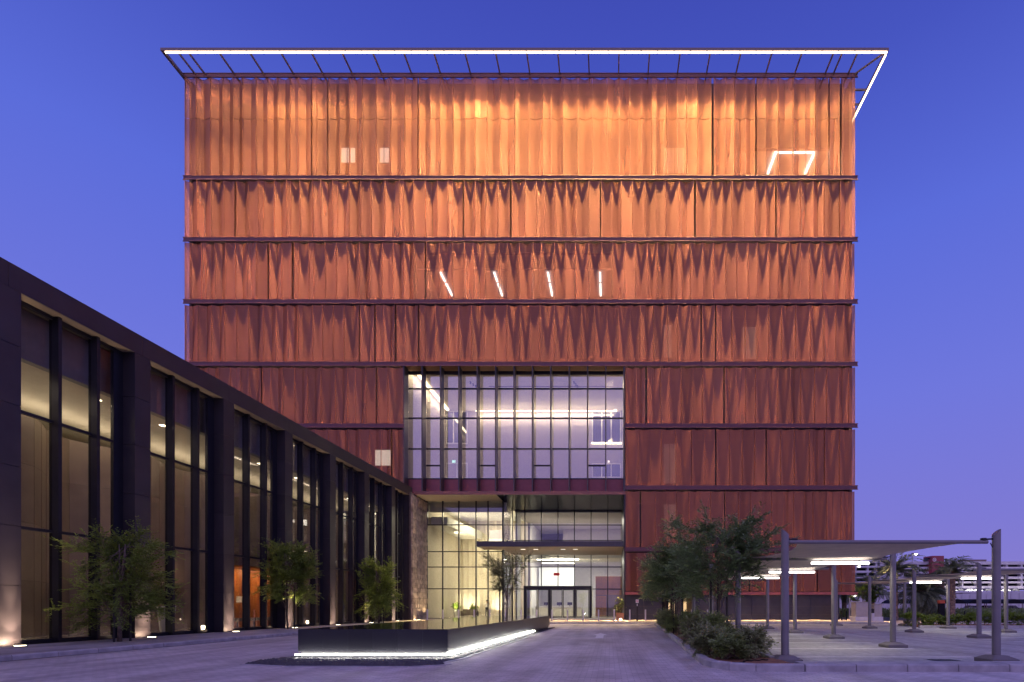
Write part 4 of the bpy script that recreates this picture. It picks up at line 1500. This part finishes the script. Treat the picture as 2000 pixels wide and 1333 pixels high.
potted((-18.56, 21.45, .155), 'leafy shrub in a tall tapered white pot inside the black hall', 1.15, .32, 1.1, .65, M['leaf_c'], 8)
gl_ = thing('ground_uplight', (XA(1212, 41.2), 41.2, .12), 'small bright globe lamp on the forecourt below the terracotta planter', 'ground light')
MB().lathe([(.03, 0), (.09, .03), (.11, .09), (.09, .15), (.03, .18)], gl_.location, 14).build('lens', M['uplens'], gl_, smooth=True)

sf = thing('sofa', (XA(917, 53.2), 53.2, .165), 'low brown grey two seat sofa in the lobby between the pot plants', 'sofa')
x, y, z = sf.location
MB().box(x - .75, x + .75, y - .35, y + .4, z + .15, z + .45).build('seat', M['sofa'], sf, bevel=.03)
MB().box(x - .75, x + .75, y + .22, y + .42, z + .451, z + .80).build('backrest', M['sofa'], sf, bevel=.03)
for sx in (-1, 1):
    MB().box(x + sx * .75 - .09, x + sx * .75 + .09, y - .36, y + .42, z + .1, z + .62).build('armrest', M['sofa'], sf, bevel=.02)
for sx in (-.68, .68):
    for sy in (-.28, .32):
        MB().box(x + sx - .02, x + sx + .02, y + sy - .02, y + sy + .02, z, z + .15).build('leg', M['darkmetal'], sf)
tb = thing('side_table', (XA(934.5, 53), 53, .165), 'small low round table right of the lobby sofa', 'table')
x, y, z = tb.location
MB().lathe([(.28, .40), (.28, .43)], tb.location, 18).build('table_top', M['darkmetal'], tb)
MB().lathe([(.18, 0), (.18, .015), (.02, .02), (.02, .40)], tb.location, 12).build('pedestal', M['darkmetal'], tb)
dk = thing('reception_desk', (XA(1090, 58), 58, .165), 'long pale reception desk seen through the sliding doors', 'desk')
x, y, z = dk.location
MB().box(x - 2.6, x + 2.6, y, y + .7, z, z + 1.05).build('desk_front', M['desk'], dk, bevel=.01)
MB().box(x - 2.7, x + 2.7, y - .1, y + .8, z + 1.051, z + 1.11).build('desk_top', M['white'], dk)
for k, dx_ in enumerate((-1.4, .1, 1.3)):
    m_ = thing('monitor', (x + dx_, y + .45, z + 1.11), 'thin dark computer screen on the reception desk, ' + ('leftmost', 'middle', 'rightmost')[k] + ' of three', 'monitor', 'screens on the reception desk')
    MB().box(x + dx_ - .28, x + dx_ + .28, y + .42, y + .45, z + 1.23, z + 1.56).build('screen', M['blackpaint'], m_)
    MB().box(x + dx_ - .03, x + dx_ + .03, y + .42, y + .46, z + 1.11, z + 1.23).box(x + dx_ - .12, x + dx_ + .12, y + .36, y + .52, z + 1.111, z + 1.125).build('stand', M['darkmetal'], m_)
for k, px in enumerate((1060, 1104, 1135)):
    ch = thing('lounge_chair', (XA(px, 57.5), 57.5, 7.0), 'white backed chair on the upper gallery, ' + ('leftmost', 'middle', 'rightmost')[k] + ' behind the red balustrade', 'chair', 'gallery chairs')
    x, y, z = ch.location
    MB().box(x - .3, x + .3, y - .3, y + .3, z + .40, z + .50).build('seat', M['white'], ch, bevel=.02)
    MB().box(x - .3, x + .3, y + .2, y + .3, z + .501, z + 1.1).build('backrest', M['white'], ch, bevel=.02)
    for sx in (-.25, .25):
        for sy in (-.25, .25):
            MB().box(x + sx - .02, x + sx + .02, y + sy - .02, y + sy + .02, z, z + .40).build('leg', M['darkmetal'], ch)
# benches in the timber corner of the black hall
for k, Yb_ in enumerate((26.5, 28.3)):
    p = hp(Yb_, 1.9, .155)
    bn = thing('bench', p, 'dark upholstered bench in the orange timber room, ' + ('nearer the camera', 'further from the camera'), 'bench', 'benches in the timber room') if False else thing('bench', p, ('dark upholstered bench in the orange timber room, the nearer one', 'dark upholstered bench in the orange timber room, the further one')[k], 'bench', 'benches in the timber room')
    MB().box(p.x - .28, p.x + .28, Yb_ - .7, Yb_ + .7, p.z + .36, p.z + .52).build('seat', M['sofa'], bn, bevel=.03)
    for sx in (-.22, .22):
        for sy in (-.6, .6):
            MB().box(p.x + sx - .025, p.x + sx + .025, Yb_ + sy - .025, Yb_ + sy + .025, p.z, p.z + .36).build('leg', M['darkmetal'], bn)

# person in the lobby, holding a phone up to the face
def person(loc):
    t = thing('person', loc, 'person in white shirt and dark trousers standing in the lobby, hands raised to the face', 'person')
    J = {'pel': (0, 0, .95, .15), 'wst': (0, 0, 1.10, .135), 'chs': (0, 0, 1.32, .155), 'nck': (0, -.01, 1.48, .055), 'hd1': (0, -.03, 1.58, .085), 'hd2': (0, -.03, 1.70, .085),
         'lh': (.09, 0, .90, .10), 'lk': (.10, -.02, .50, .065), 'la': (.10, .02, .09, .042), 'lt': (.11, -.14, .04, .035),
         'rh': (-.09, 0, .90, .10), 'rk': (-.11, -.01, .50, .065), 'ra': (-.13, .03, .09, .042), 'rt': (-.15, -.13, .04, .035),
         'ls': (.18, 0, 1.41, .06), 'le': (.24, -.16, 1.22, .045), 'lw': (.10, -.34, 1.45, .03), 'lf': (.06, -.37, 1.53, .026),
         'rs': (-.18, 0, 1.41, .06), 're': (-.24, -.16, 1.20, .045), 'rw': (-.10, -.34, 1.43, .03), 'rf': (-.06, -.37, 1.51, .026)}
    keys = list(J)
    E = [('pel', 'wst'), ('wst', 'chs'), ('chs', 'nck'), ('nck', 'hd1'), ('hd1', 'hd2'), ('pel', 'lh'), ('lh', 'lk'), ('lk', 'la'), ('la', 'lt'), ('pel', 'rh'), ('rh', 'rk'), ('rk', 'ra'), ('ra', 'rt'),
         ('chs', 'ls'), ('ls', 'le'), ('le', 'lw'), ('lw', 'lf'), ('chs', 'rs'), ('rs', 're'), ('re', 'rw'), ('rw', 'rf')]
    me = bpy.data.meshes.new('skeleton')
    me.from_pydata([J[k][:3] for k in keys], [(keys.index(a), keys.index(b)) for a, b in E], [])
    o = bpy.data.objects.new('skeleton', me)
    col.objects.link(o)
    sk = o.modifiers.new('skin', 'SKIN')
    for i, k in enumerate(keys):
        me.skin_vertices[0].data[i].radius = (J[k][3], J[k][3] * (.72 if k in ('pel', 'wst', 'chs') else 1))
    me.skin_vertices[0].data[0].use_root = True
    sub = o.modifiers.new('sub', 'SUBSURF')
    sub.levels = sub.render_levels = 2
    dg = bpy.context.evaluated_depsgraph_get()
    m2 = bpy.data.meshes.new_from_object(o.evaluated_get(dg))
    bpy.data.objects.remove(o)
    m2.materials.clear()
    for m_ in ('skin', 'shirt', 'trousers', 'blackpaint'):
        m2.materials.append(M[m_])
    for p in m2.polygons:
        c = p.center
        p.use_smooth = True
        if c.z < .10: p.material_index = 3
        elif c.z < 1.0: p.material_index = 2
        elif c.z < 1.46 and not (c.y < -.22): p.material_index = 1
        else: p.material_index = 0
    b = bpy.data.objects.new('body', m2)
    col.objects.link(b)
    b.parent = t
    h = MB().lathe([(.03, -.02), (.092, 0), (.100, .06), (.085, .12), (.04, .15)], Vector(loc) + Vector((0, .0, 1.62)), 14)
    h.build('hair', M['hair'], t, smooth=True)
    return t
pr = person((XA(951, 54), 54, .165))
pr.rotation_euler = (0, 0, rad(35))
ph = thing('phone', (pr.location.x - .02, pr.location.y - .36, .165 + 1.50), 'dark phone held up by the person in the lobby', 'phone') if False else None

# ================================================================ RIGHT BACKGROUND
def cabinet(px0, px1, ytop, ymid, ybot, Y, label):
    x0, x1 = XA(px0, Y), XA(px1, Y)
    zt_, zm = ZA(ytop, Y), ZA(ymid, Y)
    t = thing('utility_cabinet', ((x0 + x1) / 2, Y, 0), label, 'cabinet', 'utility cabinets by the forecourt corner')
    box('plinth', M['plinth'], t, x0 - .06, x1 + .06, Y - .06, Y + .9, 0, zm, .02)
    bo = box('body', M['cabinet'], t, x0, x1, Y, Y + .8, zm + .002, zt_ - .05, .02)
    xm_ = (x0 + x1) / 2
    for a, b in ((x0 + .03, xm_ - .01), (xm_ + .01, x1 - .03)):
        box('door', M['cabinet'], t, a, b, Y - .02, Y - .001, zm + .05, zt_ - .1)
    box('lid', M['cabinet'], t, x0 - .04, x1 + .04, Y - .05, Y + .85, zt_ - .049, zt_, .01)
cabinet(1671.5, 1700, 1176, 1205, 1215, 40.0, 'larger beige utility cabinet on a white plinth beyond the shade canopies')
cabinet(1708, 1723, 1180, 1205, 1215, 40.0, 'smaller beige utility cabinet on a white plinth beyond the shade canopies')
ap = thing('access_post', (XA(1704.5, 39.2), 39.2, 0), 'short steel intercom post standing between the two utility cabinets', 'post')
box('post', M['bollard'], ap, ap.location.x - .09, ap.location.x + .09, 39.1, 39.3, 0, .75)
box('head', M['darkmetal'], ap, ap.location.x - .07, ap.location.x + .07, 39.12, 39.28, .752, 1.08)
sheet('far_pavement', M['forecourt'], 20.6, 34, 37.4, 46, .006)

tt = thing('totem_sign', (XA(1838.5, 35), 35, 0), 'black totem sign with an orange top behind the low hedge', 'sign')
box('panel', M['blackpaint'], tt, tt.location.x - .19, tt.location.x + .19, 34.9, 35.1, 0, ZA(1179, 35), .01)
box('cap', M['orange'], tt, tt.location.x - .20, tt.location.x + .20, 34.89, 35.11, ZA(1179, 35) + .002, ZA(1173, 35), .01)

# low bright shrubs in the bed beyond the second canopy
bed2 = struct(MB().prism([(18.6, 30.5), (60, 30.5), (60, 34.6), (20.0, 34.6)], -.01, .08).build('planting_bed', M['soil']))
bk2 = struct(MB().box(59.8, 59.9, 30.3, 30.4, 0, .1).build('kerb', M['kerb']))
kerb_run(bk2, (18.4, 30.35), (40, 30.35), .15, .14, 1.0)
sheet('pale_path', M['plinth'], 20, 90, 35.2, 37.2, .012)
rb = random.Random(17)
desc = ['at the left end of the row', 'left of the third post', 'second left of the totem', 'just left of the totem', 'at the foot of the totem', 'just right of the totem', 'behind the cloth row post',
        'left of the tall near post', 'behind the tall near post', 'right of the tall near post', 'by the last canopy post', 'second from the right edge', 'nearest the right edge', 'past the right edge']
for k in range(14):
    px = 1776 + k * 18.5 + rb.uniform(-3, 3)
    Y = 32.2 + rb.uniform(-.5, .6)
    tree('shrub', (XA(px, Y), Y, .08), rb.uniform(.55, .8), .42, .42, .02, 'low bright green shrub in the far bed, ' + desc[k], 'shrub', 'bright shrubs in the far bed', M['leaf_d'], rb.randint(1, 9999),
         stems=4, limbs=16, sprays=8, ll=.075, lw=.04, splay=.5, sl=.2, trunk_r=.012, nl=5)
# long clipped verge behind
hd = MB()
rh = random.Random(8)
for k in range(9000):
    p = Vector((rh.uniform(24, 62), rh.uniform(53.5, 56), rh.uniform(0, .9)))
    d = Vector((rh.uniform(-1, 1), rh.uniform(-1, 1), rh.uniform(0, 1.4))).normalized()
    leaf(hd, p, d, Vector((rh.uniform(-1, 1), rh.uniform(-1, 1), .4)), .34, .13)
tag(hd.build('hedge', M['leaf_c']), 'long low green verge of loose planting across the right background', 'hedge')

# black bollards on the far path
for k, (px, Y) in enumerate(((1644, 42), (1653, 42), (1663, 42), (1749, 41), (1772, 41), (1884, 40))):
    x = XA(px, Y)
    b = thing('bollard', (x, Y, 0), 'thin black bollard on the far path, ' + ('left of three by the building corner', 'middle of three by the building corner', 'right of three by the building corner', 'just right of the cabinets', 'left of the bright shrubs', 'behind the bright shrubs')[k], 'bollard', 'black bollards on the far path')
    MB().lathe([(.045, 0), (.045, .9), (.03, .92)], (x, Y, 0), 10).build('shaft', M['blackpaint'], b)

# palms
def frond_mesh(seed, L=3.2):
    rnd = random.Random(seed)
    s = MB()
    pos = Vector((0, 0, 0))
    el = rad(62)
    n = 14
    pts = [pos.copy()]
    for k in range(n):
        pos = pos + Vector((math.cos(el), 0, math.sin(el))) * (L / n)
        pts.append(pos.copy())
        el -= rad(7.2 + rnd.uniform(-1, 1))
    s.tube(pts, [.035 * (1 - .85 * k / n) for k in range(n + 1)], 4, False)
    for k in range(1, n + 1):
        d = (pts[k] - pts[k - 1]).normalized()
        for sub_ in (0, .5):
            p = pts[k - 1].lerp(pts[k], sub_)
            for sg in (-1, 1):
                u = k / n
                ln = .62 * math.sin(math.pi * min(1, .22 + u * .75)) + .1
                ld = (d * .75 + Vector((0, sg * .9, 0)) + Vector((0, 0, rnd.uniform(-.35, .25)))).normalized()
                leaf(s, p, ld, Vector((0, 0, 1)), ln, .10)
    me = s.build('frond', M['frond'])
    mesh = me.data
    bpy.data.objects.remove(me)
    return mesh
FR = [frond_mesh(1), frond_mesh(2), frond_mesh(3, 2.8)]
def palm(px, Y, ztop, label, seed, scale=1.0, skirt=0, n=40):
    rnd = random.Random(seed)
    x = XA(px, Y)
    t = thing('palm_tree', (x, Y, 0), label, 'palm tree', 'palms beyond the parking')
    s = MB()
    k = 0
    prof = []
    z = 0
    while z < ztop:
        prof += [(.27 * scale * (1.15 if z < .4 else 1), z), (.31 * scale * (1.1 if z < .4 else 1), z + .12)]
        z += .16
    s.lathe(prof, (x, Y, 0), 10)
    s.build('trunk', M['palmtrunk'], t)
    cnt = n + skirt
    for k in range(cnt):
        f = bpy.data.objects.new('frond', FR[k % 3])
        col.objects.link(f)
        f.parent = t
        f.location = (0, 0, ztop - .1)
        tilt = rnd.uniform(-20, 55) if k < n else rnd.uniform(75, 120)
        f.rotation_euler = (0, rad(tilt), rnd.uniform(0, 6.28))
        sc_ = scale * rnd.uniform(.8, 1.1) * (.85 if k >= n else 1)
        f.scale = (sc_, sc_, sc_)
    return t
palm(1747, 46, 4.4, 'tall palm seen just right of the second canopy post', 1, 1.0)
palm(1797, 46, 2.6, 'squat palm with a skirt of drooping dry fronds behind the canopy', 2, 1.0, 26)
palm(1859, 44, 4.2, 'upright palm with patterned trunk right of the totem', 3, .9)
palm(1703, 52, 3.2, 'dark leaning palm behind the utility cabinets', 4, .9, 6)
palm(1649, 60, 3.8, 'distant palm showing past the building corner', 5, .95, 10)
palm(1838 - 18, 54, 2.7, 'shorter palm behind the totem, fronds mixed with its neighbour', 6, .95, 16)
tree('tree', (XA(1686, 48), 48, 0), 3.4, 1.6, 1.4, .45, 'small pale lit tree behind the utility cabinets', 'tree', None, M['leaf_d'], 88, stems=1, limbs=20, sprays=9, ll=.14, lw=.07, sl=.4)

# street lamps
def lamp(px, py, Y, label, side=1, power=120):
    x, zt_ = XA(px, Y), ZA(py, Y)
    t = thing('street_lamp', (x, Y, 0), label, 'street lamp', 'street lamps beyond the parking')
    MB().tube([(x, Y, 0), (x, Y, zt_)], [.09, .05], 8).build('pole', M['bollard'], t)
    MB().box(x - .1, x + side * .55 + .05, Y - .1, Y + .1, zt_ + .002, zt_ + .08).build('head', M['steel'], t)
    MB().lathe([(.05, -.12), (.17, -.08), (.19, 0)], (x + side * .42, Y, zt_ - .02), 12).build('lens', M['lit_line'], t)
lamp(1782, 1082, 62, 'tall slim street lamp, lit, right of the palms')
lamp(1672, 1106, 70, 'lit street lamp half hidden by the right edge of the office block')
lamp(1711, 1092, 80, 'thin pale lamp pole before the parking decks, left of the palms', -1)
lamp(1659, 1163, 50, 'short pale pole light showing under the office block corner')

# multi-storey car park
CY = 290.0
def cx(p): return XA(p, CY)
def cz(y): return ZA(y, CY)
cp = thing('car_park', (cx(1870), CY, 0), 'long white multi storey car park with dark open decks in the far background', 'building')
s = MB()
slabs = [(1097, 1103), (1107.5, 1112), (1117, 1121.5), (1126.5, 1131), (1136, 1139.5), (1145, 1150)]
for a, b in slabs:
    s.box(cx(1728), cx(2150), CY, CY + 25, cz(b), cz(a))
s.build('deck', M['concrete'], cp)
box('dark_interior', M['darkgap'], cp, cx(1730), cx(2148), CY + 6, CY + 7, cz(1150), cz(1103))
lv = [(1103, 1107.5), (1112, 1117), (1121.5, 1126.5), (1131, 1136), (1139.5, 1145)]
for p in list(range(1734, 2150, 29)):
    for a, b in lv:
        box('column', M['concrete'], cp, cx(p), cx(p + 3.4), CY + .3, CY + 3, cz(b) + .01, cz(a) - .01)
box('ground_floor', M['concrete'], cp, cx(1728), cx(2150), CY + 2, CY + 4, cz(1189), cz(1156))
tw_ = box('stair_tower', M['towerred'], cp, cx(1814), cx(1837), CY - 3, CY + 5, 0, cz(1087))
lg = MB()
def ringq(s, c, r0, r1, a0, a1, n, y):
    for i in range(n):
        t0, t1 = a0 + (a1 - a0) * i / n, a0 + (a1 - a0) * (i + 1) / n
        s.quad(*[(c[0] + r * math.cos(t), y, c[1] + r * math.sin(t)) for r, t in ((r1, t0), (r1, t1), (r0, t1), (r0, t0))])
c0 = (XA(1825.3, CY - 3), ZA(1093.6, CY - 3))
ringq(lg, c0, .78, 1.02, 0, 6.2832, 28, CY - 3.03)
ringq(lg, c0, .26, .46, 0, 6.2832, 20, CY - 3.03)
lg.quad((c0[0] + .34, CY - 3.03, c0[1] - .46), (c0[0] + .54, CY - 3.03, c0[1] - .46), (c0[0] + .54, CY - 3.03, c0[1] + .42), (c0[0] + .34, CY - 3.03, c0[1] + .42))
lg.build('round_logo', M['signwhite'], tw_)
MB().box(cx(1804), cx(1808), CY - 2, CY, cz(1097), cz(1091)).box(cx(1807), cx(1815), CY - 1, CY, cz(1093), cz(1090)).build('roof_unit', M['darkmetal'], cp)
box('roof_unit', M['steel'], cp, cx(1888), cx(1937), CY + 4, CY + 8, cz(1097) + .1, cz(1092))
# nearer open stair block on the left
s2 = thing('parking_block', (cx(1690), 240, 0), 'white open deck block of the car park showing left of the palms', 'building')
Y2 = 240.0
s = MB()
for a, b in ((1096, 1099.5), (1105.5, 1109), (1115, 1119), (1125, 1129.5), (1136, 1141)):
    s.box(XA(1650, Y2), XA(1733, Y2), Y2, Y2 + 20, ZA(b, Y2), ZA(a, Y2))
s.box(XA(1719, Y2), XA(1733, Y2), Y2 + .1, Y2 + 19, 0, ZA(1096.2, Y2))
s.build('deck', M['concrete'], s2)
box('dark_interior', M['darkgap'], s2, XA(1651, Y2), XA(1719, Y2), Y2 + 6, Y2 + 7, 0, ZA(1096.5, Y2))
for p in (1671, 1695, 1712):
    box('column', M['concrete'], s2, XA(p, Y2), XA(p + 2, Y2), Y2 + .2, Y2 + 2, 0, ZA(1099.6, Y2))
# parked cars on the car park's ground deck
def far_car(px, Y, z, m, label):
    x = XA(px, Y)
    t = thing('parked_car', (x, Y, z), label, 'car', 'cars parked on the low deck')
    MB().prism_y([(x - 2.1, z + .35), (x + 2.1, z + .35), (x + 2.15, z + .8), (x + 1.3, z + .9), (x + .7, z + 1.42), (x - 1.0, z + 1.42), (x - 1.6, z + .9), (x - 2.15, z + .8)], Y, Y + 1.75).build('body', m, t)
    for sx in (-1.3, 1.3):
        MB().tube([(x + sx, Y - .02, z + .33), (x + sx, Y + .2, z + .33)], .33, 12).build('wheel', M['blackpaint'], t)
    MB().prism_y([(x - 1.35, z + .92), (x + 1.1, z + .92), (x + .62, z + 1.36), (x - .95, z + 1.36)], Y - .02, Y - .005).build('window', M['coreglass'], t)
for k, (px, m_) in enumerate(((1862, 'carlight'), (1878, 'cardark'), (1896, 'carlight'), (1912, 'carlight'), (1932, 'cardark'), (1947, 'carlight'), (1966, 'carlight'), (1985, 'cardark'))):
    far_car(px, CY - 2, cz(1156) + .0, M[m_], ('white' if m_ == 'carlight' else 'dark') + ' car on the low car park deck, ' + ('just right of the red tower', 'second right of the red tower', 'third right of the red tower', 'left of the canopy post', 'behind the canopy post', 'left of the tall near post', 'right of the tall near post', 'nearest the right edge')[k])
box('low_deck', M['concrete'], cp, cx(1838), cx(2150), CY - 6, CY + 1.9, cz(1159), cz(1156) - .01)
area('deck_lamp', cp, (cx(1920), CY - 3, cz(1150) - .3), (45, 3), 5200, (1, .95, .85), (0, 0, -1))

# white boundary wall with panel joints, and barrel-roofed carports before it
WY = 130.0
wl_ = thing('boundary_wall', (XA(1850, WY), WY, 0), 'long white panelled wall behind the row of black carports', 'wall')
p = 1640
while p < 2100:
    dz = .0 if p < 1830 else (p - 1830) / 170 * 1.0
    box('wall_panel', M['concrete'], wl_, XA(p, WY) + .05, XA(p + 16, WY) - .05, WY, WY + .2, 0, ZA(1162, WY) + dz)
    MB().box(XA(p, WY) - .25, XA(p, WY) + .25, WY - .18, WY - .002, 0, ZA(1166, WY) + dz).build('pier', M['concrete'], wl_)
    p += 16
box('coping', M['darkmetal'], wl_, XA(1640, WY), XA(1830, WY), WY - .2, WY + .4, ZA(1162, WY) + .01, ZA(1161, WY) + .05)
KY = 115.0
cname = ['behind the squat palm', 'left of the totem', 'right of the totem', 'between totem and canopy post', 'left of the canopy post', 'right of the canopy post', 'behind the tall near post', 'nearest the right edge', 'past the right edge']
for k, p in enumerate(range(1742, 2060, 37)):
    x0, x1 = XA(p, KY) + .06, XA(p + 36, KY) - .06
    t = thing('carport', ((x0 + x1) / 2, KY, 0), 'black barrel roofed carport before the white wall, ' + cname[k], 'carport', 'row of black carports')
    n = 10
    arc = [(x0 + (x1 - x0) * i / n, 1.85 + 1.0 * math.sin(math.pi * i / n)) for i in range(n + 1)]
    MB().prism_y(list(reversed(arc)) , KY, KY + 5).build('roof', M['blackpaint'], t)
    for x in (x0 + .1, x1 - .1):
        MB().box(x - .06, x + .06, KY + .2, KY + .32, 0, 1.9).build('post', M['steel'], t)
for k, px in enumerate((1905, 1938, 1958, 1978)):
    far_car(px, KY + 2, 0, M['cardark' if k % 2 else 'carlight'], ('pale', 'dark', 'silver', 'black')[k] + ' car parked under the black carports, ' + ('left of the canopy post', 'behind the canopy post', 'right of the tall near post', 'nearest the right edge')[k])

# drain cover in the drive by the right kerb
dg_ = thing('drain_grate', (XA(1845, 12.2), 12.2, .01), 'dark metal drain grate in the paving behind the right kerb', 'drain')
x = dg_.location.x
MB().box(x - .34, x + .34, 11.96, 12.49, .005, .0065).build('frame', M['darkmetal'], dg_)
for k in range(12):
    MB().box(x - .28 + k * .047, x - .255 + k * .047, 12.03, 12.42, .007, .016).build('bar', M['darkmetal'], dg_)
